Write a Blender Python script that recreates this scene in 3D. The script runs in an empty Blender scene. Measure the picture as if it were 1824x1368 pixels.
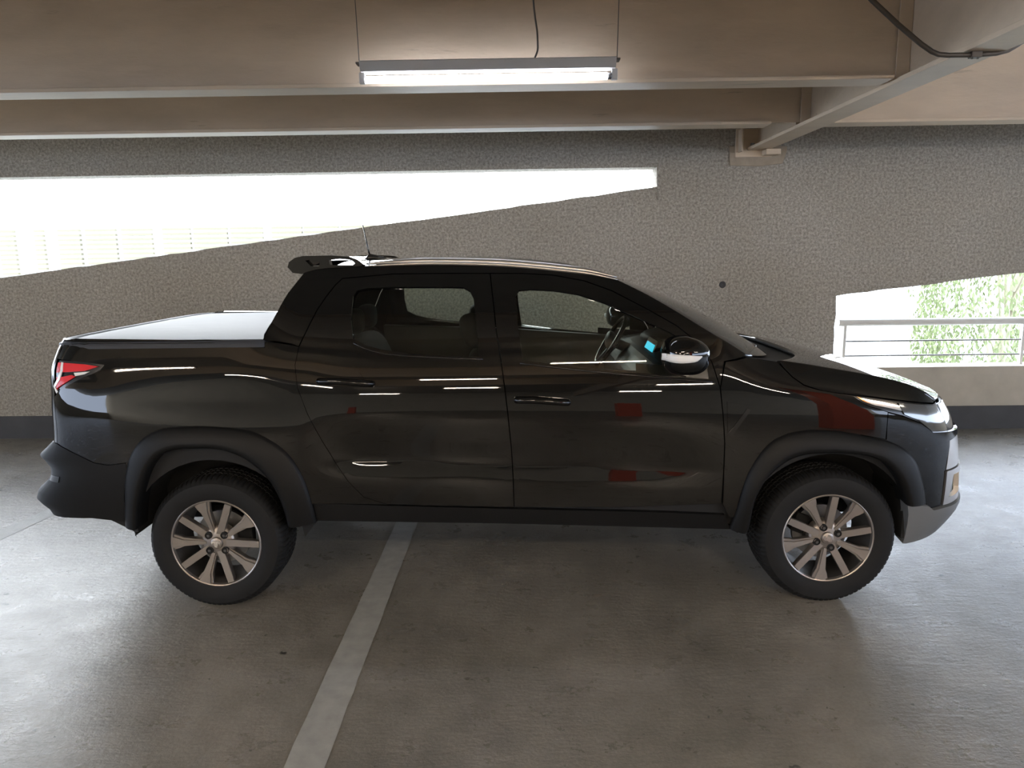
import bpy, bmesh, math, random
import numpy as np
from mathutils import Vector, Matrix
from mathutils.geometry import delaunay_2d_cdt
random.seed(4)
PI = math.pi
# ------------------------------------------------------------------ camera, world, exposure
W_, H_, FPX = 1824, 1368, 1317.0
YAW, PITCH, ROLL, CH = 0.01253, 0.1737, -0.01336, 1.567
Fw = Vector((-math.sin(YAW)*math.cos(PITCH), math.cos(YAW)*math.cos(PITCH), -math.sin(PITCH)))
_R0 = Vector((math.cos(YAW), math.sin(YAW), 0)); _U0 = _R0.cross(Fw)
Rt = _R0*math.cos(ROLL)+_U0*math.sin(ROLL); Up = -_R0*math.sin(ROLL)+_U0*math.cos(ROLL)
cd = bpy.data.cameras.new('camera'); cam = bpy.data.objects.new('camera', cd)
bpy.context.scene.collection.objects.link(cam)
cd.sensor_width = 36; cd.lens = FPX/W_*36; cd.clip_start = .05; cd.clip_end = 300
cam.matrix_world = Matrix(((Rt.x, Up.x, -Fw.x, 0), (Rt.y, Up.y, -Fw.y, 0), (Rt.z, Up.z, -Fw.z, CH), (0, 0, 0, 1)))
sc = bpy.context.scene; sc.camera = cam
sc.view_settings.view_transform = 'Standard'; sc.view_settings.look = 'None'
sc.view_settings.exposure = 1.87; sc.view_settings.gamma = 1.0; sc.view_settings.use_curve_mapping = False
wd = bpy.data.worlds.new('world'); sc.world = wd; wd.use_nodes = True
# hazy bright sky, brighter round the low sun that stands behind the left slot
nt = wd.node_tree; bg = nt.nodes['Background']; bg.inputs[1].default_value = 1.0
_tc = nt.nodes.new('ShaderNodeTexCoord'); _dot = nt.nodes.new('ShaderNodeVectorMath'); _dot.operation = 'DOT_PRODUCT'
_sd = Vector((-.36, 1.0, .14)).normalized(); _dot.inputs[1].default_value = _sd
nt.links.new(_tc.outputs['Generated'], _dot.inputs[0])
_r = nt.nodes.new('ShaderNodeValToRGB'); nt.links.new(_dot.outputs['Value'], _r.inputs['Fac'])
_e = _r.color_ramp.elements; _e[0].position = 0; _e[0].color = (.20, .235, .30, 1); _e[1].position = 1; _e[1].color = (.92, .96, 1.0, 1)
for _p, _c in ((.55, (.24, .28, .35)), (.82, (.42, .46, .52)), (.95, (.68, .73, .78))):
    _x = _e.new(_p); _x.color = (*_c, 1)
_m = nt.nodes.new('ShaderNodeVectorMath'); _m.operation = 'SCALE'; _m.inputs['Scale'].default_value = SKY_K = 8.5
nt.links.new(_r.outputs['Color'], _m.inputs[0]); nt.links.new(_m.outputs['Vector'], bg.inputs['Color'])
LAMP_E = 7.5

C = sc.collection
def ray(px, py): return Fw+Rt*((px-912)/FPX)-Up*((py-684)/FPX)
def onY(px, py, Y):
    d = ray(px, py); t = Y/d.y; return Vector((d.x*t, Y, CH+d.z*t))
def onZ(px, py, z):
    d = ray(px, py); t = (z-CH)/d.z; return Vector((d.x*t, d.y*t, z))
def proj(p):
    d = Vector((p[0], p[1], p[2]-CH)); z = d.dot(Fw); return 912+FPX*d.dot(Rt)/z, 684-FPX*d.dot(Up)/z

# ------------------------------------------------------------------ materials
def mat(name, col, rough=.5, metal=0., spec=.5, coat=0., noise=None, bump=None, emit=None, es=0.):
    m = bpy.data.materials.new(name); m.use_nodes = True; nt = m.node_tree; b = nt.nodes['Principled BSDF']
    b.inputs['Base Color'].default_value = (*col, 1); b.inputs['Roughness'].default_value = rough
    b.inputs['Metallic'].default_value = metal; b.inputs['Specular IOR Level'].default_value = spec
    b.inputs['Coat Weight'].default_value = coat; b.inputs['Coat Roughness'].default_value = .02
    if emit: b.inputs['Emission Color'].default_value = (*emit, 1); b.inputs['Emission Strength'].default_value = es
    tc = nt.nodes.new('ShaderNodeTexCoord')
    if noise:
        sc_, amt, det = noise
        n = nt.nodes.new('ShaderNodeTexNoise'); n.inputs['Scale'].default_value = sc_; n.inputs['Detail'].default_value = det
        nt.links.new(tc.outputs['Object'], n.inputs['Vector'])
        r = nt.nodes.new('ShaderNodeMix'); r.data_type = 'RGBA'
        r.inputs['A'].default_value = (*[c*(1-amt) for c in col], 1); r.inputs['B'].default_value = (*[min(1, c*(1+amt)) for c in col], 1)
        nt.links.new(n.outputs['Fac'], r.inputs['Factor']); nt.links.new(r.outputs['Result'], b.inputs['Base Color'])
    if bump:
        sc_, st, dist = bump
        n = nt.nodes.new('ShaderNodeTexNoise'); n.inputs['Scale'].default_value = sc_; n.inputs['Detail'].default_value = 3
        nt.links.new(tc.outputs['Object'], n.inputs['Vector'])
        bp = nt.nodes.new('ShaderNodeBump'); bp.inputs['Strength'].default_value = st; bp.inputs['Distance'].default_value = dist
        nt.links.new(n.outputs['Fac'], bp.inputs['Height']); nt.links.new(bp.outputs['Normal'], b.inputs['Normal'])
    return m
def ramp(nt, src, stops):
    r = nt.nodes.new('ShaderNodeValToRGB'); e = r.color_ramp.elements
    e[0].position, e[0].color = stops[0][0], (*stops[0][1], 1); e[1].position, e[1].color = stops[-1][0], (*stops[-1][1], 1)
    for p, c in stops[1:-1]:
        x = e.new(p); x.color = (*c, 1)
    nt.links.new(src, r.inputs['Fac']); return r.outputs['Color']
def texn(nt, vec, scale, detail=4, rough=.55, mapscale=None, rot=None):
    if mapscale:
        mp = nt.nodes.new('ShaderNodeMapping'); mp.inputs['Scale'].default_value = mapscale
        if rot: mp.inputs['Rotation'].default_value = rot
        nt.links.new(vec, mp.inputs['Vector']); vec = mp.outputs['Vector']
    n = nt.nodes.new('ShaderNodeTexNoise'); n.inputs['Scale'].default_value = scale; n.inputs['Detail'].default_value = detail
    n.inputs['Roughness'].default_value = rough
    nt.links.new(vec, n.inputs['Vector']); return n.outputs['Fac']
def mixc(nt, a, b, fac, mode='MIX'):
    m = nt.nodes.new('ShaderNodeMix'); m.data_type = 'RGBA'; m.blend_type = mode
    for s, v in (('A', a), ('B', b)):
        if isinstance(v, tuple): m.inputs[s].default_value = (*v, 1)
        else: nt.links.new(v, m.inputs[s])
    if isinstance(fac, float): m.inputs['Factor'].default_value = fac
    else: nt.links.new(fac, m.inputs['Factor'])
    return m.outputs['Result']

def mat_floor():
    m = mat('concrete_floor', (.2, .2, .2), .5, spec=.7); nt = m.node_tree; b = nt.nodes['Principled BSDF']
    v = nt.nodes.new('ShaderNodeTexCoord').outputs['Object']
    big = ramp(nt, texn(nt, v, 1.1, 6, .6), [(.3, (.155, .143, .122)), (.5, (.215, .198, .17)), (.7, (.29, .268, .235))])
    mid = ramp(nt, texn(nt, v, 9, 6, .65), [(.3, (.78, .78, .78)), (.6, (1.05, 1.05, 1.05))])
    c = mixc(nt, big, mid, .8, 'MULTIPLY')
    fine = ramp(nt, texn(nt, v, 75, 3, .6), [(.35, (.82, .82, .82)), (.62, (1.08, 1.08, 1.08))])
    c = mixc(nt, c, fine, .7, 'MULTIPLY')
    # dark flecks and short scratches
    fl = ramp(nt, texn(nt, v, 26, 1, .5, (1, 2.2, 1), (0, 0, .5)), [(.80, (0, 0, 0)), (.83, (1, 1, 1))])
    c = mixc(nt, c, (.05, .045, .04), fl)
    s2 = ramp(nt, texn(nt, v, 9, 4, .6, (.25, 4.5, 1), (0, 0, .45)), [(.69, (0, 0, 0)), (.78, (.35, .35, .35))])
    c = mixc(nt, c, (.075, .07, .062), s2)
    # small chips and grit
    for sc2, thr, rad, colr in ((5.5, .70, .11, (.035, .032, .028)), (13., .60, .10, (.06, .055, .048)), (9., .80, .08, (.45, .43, .40))):
        vo = nt.nodes.new('ShaderNodeTexVoronoi'); vo.inputs['Scale'].default_value = sc2
        mp = nt.nodes.new('ShaderNodeMapping'); mp.inputs['Scale'].default_value = (1, 1.7, 1); mp.inputs['Rotation'].default_value = (0, 0, sc2)
        ad = nt.nodes.new('ShaderNodeMix'); ad.data_type = 'VECTOR'; ad.inputs['Factor'].default_value = .05
        n_ = nt.nodes.new('ShaderNodeTexNoise'); n_.inputs['Scale'].default_value = 30; nt.links.new(v, n_.inputs['Vector'])
        nt.links.new(v, ad.inputs['A']); nt.links.new(n_.outputs['Color'], ad.inputs['B'])
        nt.links.new(ad.outputs['Result'], mp.inputs['Vector']); nt.links.new(mp.outputs['Vector'], vo.inputs['Vector'])
        d_ = ramp(nt, vo.outputs['Distance'], [(rad*.7, (1, 1, 1)), (rad, (0, 0, 0))]); k_ = ramp(nt, vo.outputs['Color'], [(thr, (0, 0, 0)), (thr+.02, (1, 1, 1))])
        c = mixc(nt, c, colr, mixc(nt, d_, k_, 1.0, 'MULTIPLY'))
    nt.links.new(c, b.inputs['Base Color'])
    rr = ramp(nt, texn(nt, v, 5, 6, .7), [(.3, (.22, .22, .22)), (.7, (.43, .43, .43))])
    nt.links.new(rr, b.inputs['Roughness'])
    bp = nt.nodes.new('ShaderNodeBump'); bp.inputs['Strength'].default_value = .6; bp.inputs['Distance'].default_value = .007
    h = mixc(nt, texn(nt, v, 13, 7, .7, (.7, 2.4, 1), (0, 0, -.45)), texn(nt, v, 50, 5, .7), .4)
    nt.links.new(h, bp.inputs['Height']); nt.links.new(bp.outputs['Normal'], b.inputs['Normal'])
    return m
def mat_roughcast():
    m = mat('roughcast_wall', (.4, .37, .32), .9, spec=.2); nt = m.node_tree; b = nt.nodes['Principled BSDF']
    v = nt.nodes.new('ShaderNodeTexCoord').outputs['Object']
    n1 = texn(nt, v, 50, 6, .75); n2 = texn(nt, v, 19, 4, .6); big = texn(nt, v, .9, 4, .6)
    c = ramp(nt, n1, [(.32, (.19, .172, .145)), (.5, (.39, .36, .31)), (.67, (.60, .56, .49))])
    c = mixc(nt, c, ramp(nt, big, [(.3, (.88, .86, .83)), (.7, (1.05, 1.05, 1.05))]), .8, 'MULTIPLY')
    nt.links.new(c, b.inputs['Base Color'])
    bp = nt.nodes.new('ShaderNodeBump'); bp.inputs['Strength'].default_value = 1.0; bp.inputs['Distance'].default_value = .025
    nt.links.new(mixc(nt, n2, n1, .55), bp.inputs['Height']); nt.links.new(bp.outputs['Normal'], b.inputs['Normal'])
    return m
def mat_paintedsteel(name, col):
    m = mat(name, col, .45); nt = m.node_tree; b = nt.nodes['Principled BSDF']
    v = nt.nodes.new('ShaderNodeTexCoord').outputs['Object']
    c = mixc(nt, col, tuple(x*.72 for x in col), ramp(nt, texn(nt, v, 2.3, 5, .6, (.5, 1, 1.6)), [(.4, (0, 0, 0)), (.75, (.8, .8, .8))]))
    c = mixc(nt, c, tuple(x*.45 for x in col), ramp(nt, texn(nt, v, 9, 5, .6, (.25, 1, 2.2)), [(.66, (0, 0, 0)), (.74, (.8, .8, .8))]))
    nt.links.new(c, b.inputs['Base Color'])
    bp = nt.nodes.new('ShaderNodeBump'); bp.inputs['Strength'].default_value = .5; bp.inputs['Distance'].default_value = .008
    nt.links.new(texn(nt, v, 8, 5, .6, (.5, 1, 2)), bp.inputs['Height']); nt.links.new(bp.outputs['Normal'], b.inputs['Normal'])
    return m
def mat_glass(name, tint, refl=1.0):
    m = bpy.data.materials.new(name); m.use_nodes = True; nt = m.node_tree; nt.nodes.clear()
    o = nt.nodes.new('ShaderNodeOutputMaterial'); mx = nt.nodes.new('ShaderNodeMixShader'); t = nt.nodes.new('ShaderNodeBsdfTransparent')
    g = nt.nodes.new('ShaderNodeBsdfGlossy'); fr = nt.nodes.new('ShaderNodeFresnel'); fr.inputs['IOR'].default_value = 1.5
    t.inputs[0].default_value = (*tint, 1); g.inputs['Roughness'].default_value = .01; g.inputs['Color'].default_value = (refl, refl, refl, 1)
    nt.links.new(fr.outputs[0], mx.inputs[0]); nt.links.new(t.outputs[0], mx.inputs[1]); nt.links.new(g.outputs[0], mx.inputs[2])
    nt.links.new(mx.outputs[0], o.inputs['Surface']); return m
M = dict(
    floor=mat_floor(), rough=mat_roughcast(),
    smooth=mat('smooth_concrete', (.42, .38, .31), .8, noise=(6, .22, 6), bump=(30, .3, .004)),
    stain=mat('rust_stained_plaster', (.33, .27, .20), .85, noise=(14, .3, 6), bump=(30, .6, .01)),
    darkband=mat('dark_painted_band', (.05, .05, .052), .75, noise=(5, .4, 6), bump=(40, .3, .004)),
    slab=mat('slab_concrete', (.45, .42, .36), .8, noise=(3, .2, 5), bump=(20, .3, .004)),
    beam=mat_paintedsteel('cream_beam_paint', (.64, .51, .37)),
    line=mat('worn_white_paint', (.34, .34, .32), .55, noise=(18, .30, 6), bump=(60, .3, .002)),
    paint=mat('black_car_paint', (.0035, .0035, .0035), .2, spec=.0, coat=1.0),
    plastic=mat('dark_matte_plastic', (.0055, .0055, .0055), .5, spec=.2, bump=(400, .15, .0005)),
    greyplastic=mat('grey_plastic', (.13, .135, .14), .42), satin=mat('satin_grey_moulding', (.5, .48, .46), .3, metal=.9),
    gloss=mat('gloss_black_trim', (.008, .008, .008), .15),
    dark=mat('dark_underbody', (.008, .008, .008), .85),
    rubber=mat('tire_rubber', (.007, .007, .007), .7, spec=.3, noise=(30, .25, 3)),
    alloy=mat('brushed_alloy', (.31, .28, .255), .36, metal=.8),
    alloydark=mat('grey_alloy_barrel', (.13, .125, .12), .42, metal=.8),
    chrome=mat('chrome', (.75, .75, .76), .12, metal=1.),
    steel=mat('worn_steel', (.22, .22, .22), .4, metal=.9),
    vinyl=mat('bed_cover_vinyl', (.04, .043, .05), .6, spec=.22, bump=(5, .12, .02)),
    red=mat('red_lens', (.62, .006, .010), .3, spec=.2, coat=.35),
    amber=mat('amber_lens', (.6, .2, .03), .2, coat=1.),
    clear=mat('headlight_lens', (.10, .105, .11), .1, metal=.5, coat=1.),
    white=mat('white_lens', (.75, .75, .74), .2, coat=.5),
    interior=mat('interior_plastic', (.008, .008, .009), .5), seat=mat('seat_fabric', (.01, .01, .011), .9),
    glass=mat_glass('tinted_window_glass', (.84, .88, .80)), glassr=mat_glass('rear_window_glass', (.74, .79, .72)),
    wshield=mat_glass('windshield_glass', (.80, .85, .80)),
    screen=mat('display_glass', (.02, .05, .06), .08, emit=(.05, .55, .8), es=.35),  # weak cyan emission stands in for the reflection on the display
    tube=mat('lit_tube', (1, 1, 1), .4, emit=(.80, .85, 1.0), es=LAMP_E), tubewarm=mat('lit_warm_tube', (1, 1, 1), .4, emit=(1.0, .84, .66), es=66.0),
    lampwhite=mat('lamp_housing_enamel', (.50, .48, .45), .4), wire=mat('wire', (.12, .11, .10), .5),
    conduit=mat('dark_steel_conduit', (.085, .07, .055), .45, metal=.3, noise=(20, .3, 4)),
    rail=mat('white_rail_paint', (.62, .61, .57), .45, noise=(7, .12, 4)),
    facade=mat('pale_facade', (.85, .83, .72), .8), slat=mat('facade_slats', (.17, .15, .09), .8),
    leaf=mat('willow_leaves', (.15, .175, .07), .8, noise=(3, .5, 3)), bark=mat('bark', (.4, .36, .26), .9),
    orange=mat('orange_column_paint', (.55, .07, .02), .6), backwall=mat('cream_back_wall', (.50, .43, .33), .8, noise=(2, .2, 4)),
    ground=mat('pale_ground', (.5, .5, .45), .9),
)

# ------------------------------------------------------------------ mesh helpers
def link(name, verts, faces, m, parent=None, smooth=False, normals=None):
    me = bpy.data.meshes.new(name); me.from_pydata([tuple(v) for v in verts], [], faces); me.update()
    if m: me.materials.append(m)
    if smooth: me.shade_smooth()
    if normals is not None:
        me.shade_smooth(); me.normals_split_custom_set_from_vertices([tuple(n) for n in normals])
    o = bpy.data.objects.new(name, me); C.objects.link(o)
    if parent: o.parent = parent
    return o
class MB:
    def __init__(s): s.v = []; s.f = []
    def add(s, v, f):
        n = len(s.v); s.v += [Vector(p) for p in v]; s.f += [tuple(i+n for i in q) for q in f]; return s
    def box(s, x0, x1, y0, y1, z0, z1, mtx=None):
        v = [Vector((x, y, z)) for z in (z0, z1) for y in (y0, y1) for x in (x0, x1)]
        if mtx: v = [mtx @ p for p in v]
        return s.add(v, [(0, 2, 3, 1), (4, 5, 7, 6), (0, 1, 5, 4), (2, 6, 7, 3), (0, 4, 6, 2), (1, 3, 7, 5)])
    def tube(s, pts, r, n=10, cap=True):
        pts = [Vector(p) for p in pts]; L = len(pts); rs = r if isinstance(r, (list, tuple)) else [r]*L
        ref = None; rings = []
        for i, p in enumerate(pts):
            t = (pts[min(i+1, L-1)]-pts[max(i-1, 0)]).normalized()
            if ref is None: ref = t.orthogonal().normalized()
            ref = (ref-t*ref.dot(t)).normalized(); b = t.cross(ref)
            rings.append([p+ref*(math.cos(2*PI*k/n)*rs[i])+b*(math.sin(2*PI*k/n)*rs[i]) for k in range(n)])
        v = [q for rg in rings for q in rg]; f = []
        for i in range(L-1):
            for k in range(n):
                a = i*n+k; b_ = i*n+(k+1) % n; f.append((a, b_, b_+n, a+n))
        if cap: f.append(tuple(range(n-1, -1, -1))); f.append(tuple((L-1)*n+k for k in range(n)))
        return s.add(v, f)
    def lathe(s, prof, n=64, closed=False):            # profile (r, y) about the y axis
        v = []; f = []; L = len(prof)
        for k in range(n):
            a = 2*PI*k/n
            for r, y in prof: v.append((r*math.cos(a), y, r*math.sin(a)))
        for k in range(n):
            k2 = (k+1) % n
            for i in range(L if closed else L-1):
                j = (i+1) % L; f.append((k*L+i, k*L+j, k2*L+j, k2*L+i))
        return s.add(v, f)
    def prism(s, poly, fn0, fn1):                       # poly list of 2d, fn maps to 3d at each end
        n = len(poly); v = [fn0(*p) for p in poly]+[fn1(*p) for p in poly]
        return s.add(v, [tuple(range(n)), tuple(range(2*n-1, n-1, -1))]+[(i, i+n, (i+1) % n+n, (i+1) % n) for i in range(n)])
    def build(s, name, m, parent=None, smooth=False, bevel=0, auto=None):
        o = link(name, s.v, s.f, m, parent, smooth)
        bm = bmesh.new(); bm.from_mesh(o.data); bmesh.ops.recalc_face_normals(bm, faces=bm.faces)
        if auto is not None:
            for e in bm.edges:
                if len(e.link_faces) == 2 and e.calc_face_angle(0) > auto: e.smooth = False
            for f in bm.faces: f.smooth = True
        bm.to_mesh(o.data); bm.free()
        if bevel:
            b = o.modifiers.new('bevel', 'BEVEL'); b.width = bevel; b.segments = 2; b.limit_method = 'ANGLE'; b.angle_limit = .6
        return o
def tag(o, label, cat, group=None, kind=None):
    o['label'] = label
    if cat: o['category'] = cat
    if group: o['group'] = group
    if kind: o['kind'] = kind
    return o
def struct(o): o['kind'] = 'structure'; return o
def empty(name, loc, rz=0):
    o = bpy.data.objects.new(name, None); o.location = loc; o.rotation_euler = (0, 0, rz); C.objects.link(o); o.empty_display_size = .1; return o
def inpoly(x, y, P):
    c = False; j = len(P)-1
    for i in range(len(P)):
        xi, yi = P[i]; xj, yj = P[j]
        if (yi > y) != (yj > y) and x < (xj-xi)*(y-yi)/(yj-yi+1e-12)+xi: c = not c
        j = i
    return c
def densify(P, d):
    out = []
    for i in range(len(P)):
        a = P[i]; b = P[(i+1) % len(P)]; n = max(1, int(math.ceil(math.hypot(b[0]-a[0], b[1]-a[1])/d)))
        out += [(a[0]+(b[0]-a[0])*k/n, a[1]+(b[1]-a[1])*k/n) for k in range(n)]
    return out
def chaikin(P, it=2, keep=()):
    for _ in range(it):
        out = []
        for i in range(len(P)):
            a = P[i]; b = P[(i+1) % len(P)]
            out += [(a[0]*.75+b[0]*.25, a[1]*.75+b[1]*.25), (a[0]*.25+b[0]*.75, a[1]*.25+b[1]*.75)]
        P = out
    return P
def triang(outline, holes=(), res=.03):
    outline = densify(outline, res); holes = [densify(h, res) for h in holes]
    pts = []; edges = []
    for lp in [outline]+list(holes):
        n = len(pts); L = len(lp); pts += lp; edges += [(n+i, n+(i+1) % L) for i in range(L)]
    nb = len(pts); bp = np.array(pts)
    x0, y0 = bp.min(0); x1, y1 = bp.max(0)
    for i in range(int((x1-x0)/res)+1):
        for j in range(int((y1-y0)/res)+1):
            x = x0+(i+.5)*res; y = y0+(j+.5)*res
            if inpoly(x, y, outline) and not any(inpoly(x, y, h) for h in holes) and np.min(np.hypot(bp[:, 0]-x, bp[:, 1]-y)) > res*.45:
                pts.append((x, y))
    r = delaunay_2d_cdt([Vector(p) for p in pts], edges, [], 0, 1e-7)
    vs = [(p.x, p.y) for p in r[0]]; fs = []
    for t in r[2]:
        cx = sum(vs[i][0] for i in t)/3; cy = sum(vs[i][1] for i in t)/3
        if inpoly(cx, cy, outline) and not any(inpoly(cx, cy, h) for h in holes): fs.append(tuple(t))
    from collections import defaultdict
    cnt = defaultdict(int)
    for t in fs:
        for a, b in ((t[0], t[1]), (t[1], t[2]), (t[2], t[0])): cnt[(a, b)] += 1
    bnd = [(a, b) for (a, b) in cnt if (b, a) not in cnt]
    return vs, fs, bnd
def pchip(tab):
    X = np.array([t[0] for t in tab], float); Yv = np.array([t[1] for t in tab], float)
    h = np.diff(X); d = np.diff(Yv)/h; m = np.zeros(len(X)); m[0] = d[0]; m[-1] = d[-1]
    for i in range(1, len(X)-1):
        if d[i-1]*d[i] > 0:
            w1 = 2*h[i]+h[i-1]; w2 = h[i]+2*h[i-1]; m[i] = (w1+w2)/(w1/d[i-1]+w2/d[i])
    XL = list(X); YL = list(Yv); ML = list(m)
    def f(x):
        if x <= XL[0]: return YL[0]+ML[0]*(x-XL[0])
        if x >= XL[-1]: return YL[-1]+ML[-1]*(x-XL[-1])
        lo, hi = 0, len(XL)-1
        while hi-lo > 1:
            mid = (lo+hi)//2
            if XL[mid] <= x: lo = mid
            else: hi = mid
        hh = XL[lo+1]-XL[lo]; t = (x-XL[lo])/hh
        return YL[lo]*(1+2*t)*(1-t)**2+hh*ML[lo]*t*(1-t)**2+YL[lo+1]*t*t*(3-2*t)+hh*ML[lo+1]*t*t*(t-1)
    return f
def resample(L, n):
    L = [Vector(p) for p in L]; d = [0]
    for i in range(1, len(L)): d.append(d[-1]+(L[i]-L[i-1]).length)
    fs_ = [pchip([(d[i], L[i][k]) for i in range(len(L))]) for k in range(len(L[0]))]
    return [Vector([f(d[-1]*i/(n-1)) for f in fs_]) for i in range(n)]
def sstep(a, b, x):
    t = min(1, max(0, (x-a)/(b-a))); return t*t*(3-2*t)

# ------------------------------------------------------------------ the building
WY = 6.40                                   # face of the back wall
GZ = 2.40                                   # underside of the steel
SLABZ = 2.98
X0, X1, YB = -15., 13., -20.
def extr(name, outline, holes, y0, y1, m, res=.5):
    vs, fs, bnd = triang(outline, holes, res); n = len(vs)
    v = [(a, y0, b) for a, b in vs]+[(a, y1, b) for a, b in vs]
    f = [tuple(t) for t in fs]+[tuple(i+n for i in reversed(t)) for t in fs]+[(b, a, a+n, b+n) for a, b in bnd]
    mb = MB(); mb.v = [Vector(p) for p in v]; mb.f = f; return mb
struct(MB().box(X0, X1, YB, WY+.3, -.25, 0).build('floor', M['floor']))
struct(MB().box(X0, X1, YB, WY+.3, SLABZ, SLABZ+.3).build('ceiling', M['slab']))
def jag(P, Q, n, amp):
    return [(P[0]+(Q[0]-P[0])*i/n+random.uniform(-amp, amp), P[1]+(Q[1]-P[1])*i/n+random.uniform(-amp, amp)) for i in range(n)]
sl = .1210
lh = jag((X0+.6, 2.107-sl*(1.156-X0-.6)), (1.156, 2.107), 150, .004)+jag((1.156, 2.107), (1.153, 2.268), 6, .003)+[(1.153, 2.268), (X0+.6, 2.25)]
rh = [(2.70, .05)]+jag((2.715, .12), (2.712, 1.179), 12, .006)+jag((2.712, 1.179), (X1-.6, 1.179+.1136*(X1-.6-2.712)), 110, .004)+[(X1-.6, .05)]
wall = extr('wall_back', [(X0, 0), (X1, 0), (X1, SLABZ), (X0, SLABZ)], [lh, rh], WY, WY+.22, M['rough'], .25).build('wall_back', M['rough'])
struct(wall)
MBp = MB().box(2.695, X1-.6, WY+.006, WY+.225, 0, .553)
struct(MBp.build('wall_parapet', M['smooth'], bevel=.006))
struct(MB().box(X0, X1, WY-.012, WY+.015, 0, .203).build('baseboard_back', M['darkband']))
# back wall behind the photographer, seen in the paint's reflections
struct(MB().box(X0, X1, YB-.2, YB, 0, SLABZ).build('wall_front', M['backwall']))
struct(MB().box(X0, X0+.2, YB, WY, 0, 1.15).build('wall_left_added', M['smooth']))  # unseen end wall, added to cut the sky mirrored in the tail
struct(MB().box(X1-.2, X1, YB, WY, 0, 1.15).build('wall_right_added', M['smooth']))  # unseen end wall, added to cut the sky mirrored in the front bumper
# steel beams
def ibeam(name, x0, x1, y, zb, zt, fw=.17, tf=.02, notch=None):
    mb = MB().box(x0, x1, y-.006, y+.006, zb+tf, zt).box(x0, x1 if notch is None else notch, y-fw/2, y+fw/2, zb, zb+tf).box(x0, x1, y-fw/2, y+fw/2, zt-tf, zt)
    return mb.build(name, M['beam'], bevel=.003)
GXL, GXR = 1.895, 2.068; GX = (GXL+GXR)/2
yb1 = onZ(0, 167, GZ).y+.085; yb2 = onZ(700, 232, GZ).y+.085
print('beam Y', yb1, yb2)
tag(ibeam('steel_beam', X0, GX-.008, yb1, GZ+.004, SLABZ-.002, notch=GXL-.02), 'cream painted steel I-beam directly behind the hanging lamp', 'beam')
tag(ibeam('steel_beam', X0, GX-.008, yb2, GZ+.004, SLABZ-.002, notch=GXL-.20), 'cream steel I-beam running along close to the rough wall, left of the girder', 'beam')
tag(ibeam('steel_beam', GX+.008, X1, yb2, GZ+.004, SLABZ-.002), 'cream steel I-beam near the wall on the right of the girder, above the railing opening', 'beam')
for y in (2.0, -.6, -3.2, -5.8, -8.4):
    for a, b, sd in ((X0, GX-.008, 'left'), (GX+.008, X1, 'right')):
        pass
def back_beam(y):
    return ibeam('steel_beam', X0, GX-.17, y, GZ+.004, SLABZ-.002)
for i, y in enumerate((1.1, -3.0, -7.0)):
    tag(back_beam(y), ['cream steel beam overhead just behind the photographer', 'second cream steel beam behind the photographer', 'farthest cream steel beam behind the photographer'][i], 'beam')
g = MB().box(GX-.006, GX+.006, YB+.1, WY-.002, GZ+.02, SLABZ-.002).box(GXL, GXR, YB+.1, WY-.002, GZ-.012, GZ+.012).box(GXL, GXR, YB+.1, WY-.002, SLABZ-.03, SLABZ-.002)
gird = empty('steel_girder', (0, 0, 0)); tag(gird, 'large steel girder running from the rough wall out over the hood to the top right', 'girder')
g.build('girder_body', M['beam'], gird, bevel=.003)
for yy, s in ((yb2, -1), (yb1, -1)):
    for d in (-.03, .055):
        m_ = MB().box(GX-.075, GX-.008, yy+d, yy+d+.009, GZ+.02, SLABZ-.03)
        m_.build('stiffener_plate', M['beam'], gird, bevel=.002)
# wall seat of the girder
br = empty('wall_bracket', (GX-.05, WY, GZ)); tag(br, 'cream steel seat bracket fixed to the rough wall under the girder end', 'bracket')
br.location = (0, 0, 0)
MB().box(GXL-.10, GXR+.03, WY-.02, WY-.002, GZ-.065, GZ+.16).build('back_plate', M['beam'], br, bevel=.003)
MB().box(GXL+.12, GXL+.24, WY-.13, WY-.012, GZ-.06, GZ-.014).build('seat_block', M['beam'], br, bevel=.006)
MB().box(GXL-.08, GXL-.065, WY-.12, WY-.02, GZ-.03, GZ+.15).build('side_plate', M['beam'], br, bevel=.003)
MB().tube([(GXL+.02, WY-.085, GZ-.012), (GXL+.02, WY-.085, GZ+.035)], .017, 6).build('bolt', M['steel'], br)
ptch = MB().prism([(GXL-.14, GZ-.13), (GXL+.1, GZ-.14), (GXL+.3, GZ-.12), (GXL+.33, GZ-.02), (GXL+.33, GZ+.02), (GXL-.15, GZ+.03)], lambda a, b: (a, WY-.012, b), lambda a, b: (a, WY+.02, b))
struct(ptch.build('trim_1', M['stain'], bevel=.006))
# pock hole in the wall
h_ = onY(1287, 507, WY)
hp = MB(); hp.v = []; hp.lathe([(.001, .0), (.015, -.001), (.022, -.006), (.026, -.004), (.03, .002)], 20)
hp.v = [v+Vector((h_.x, WY-.001, h_.z)) for v in hp.v]
tag(hp.build('wall_plug', M['darkband'], smooth=True), 'small dark round plug in the rough wall above the hood', 'plug')
# vertical drip edge by the slot's right end
struct(MB().box(1.16, 1.19, WY-.012, WY+.01, 2.0, 2.30).build('trim_2', M['rough'], bevel=.008))
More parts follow.
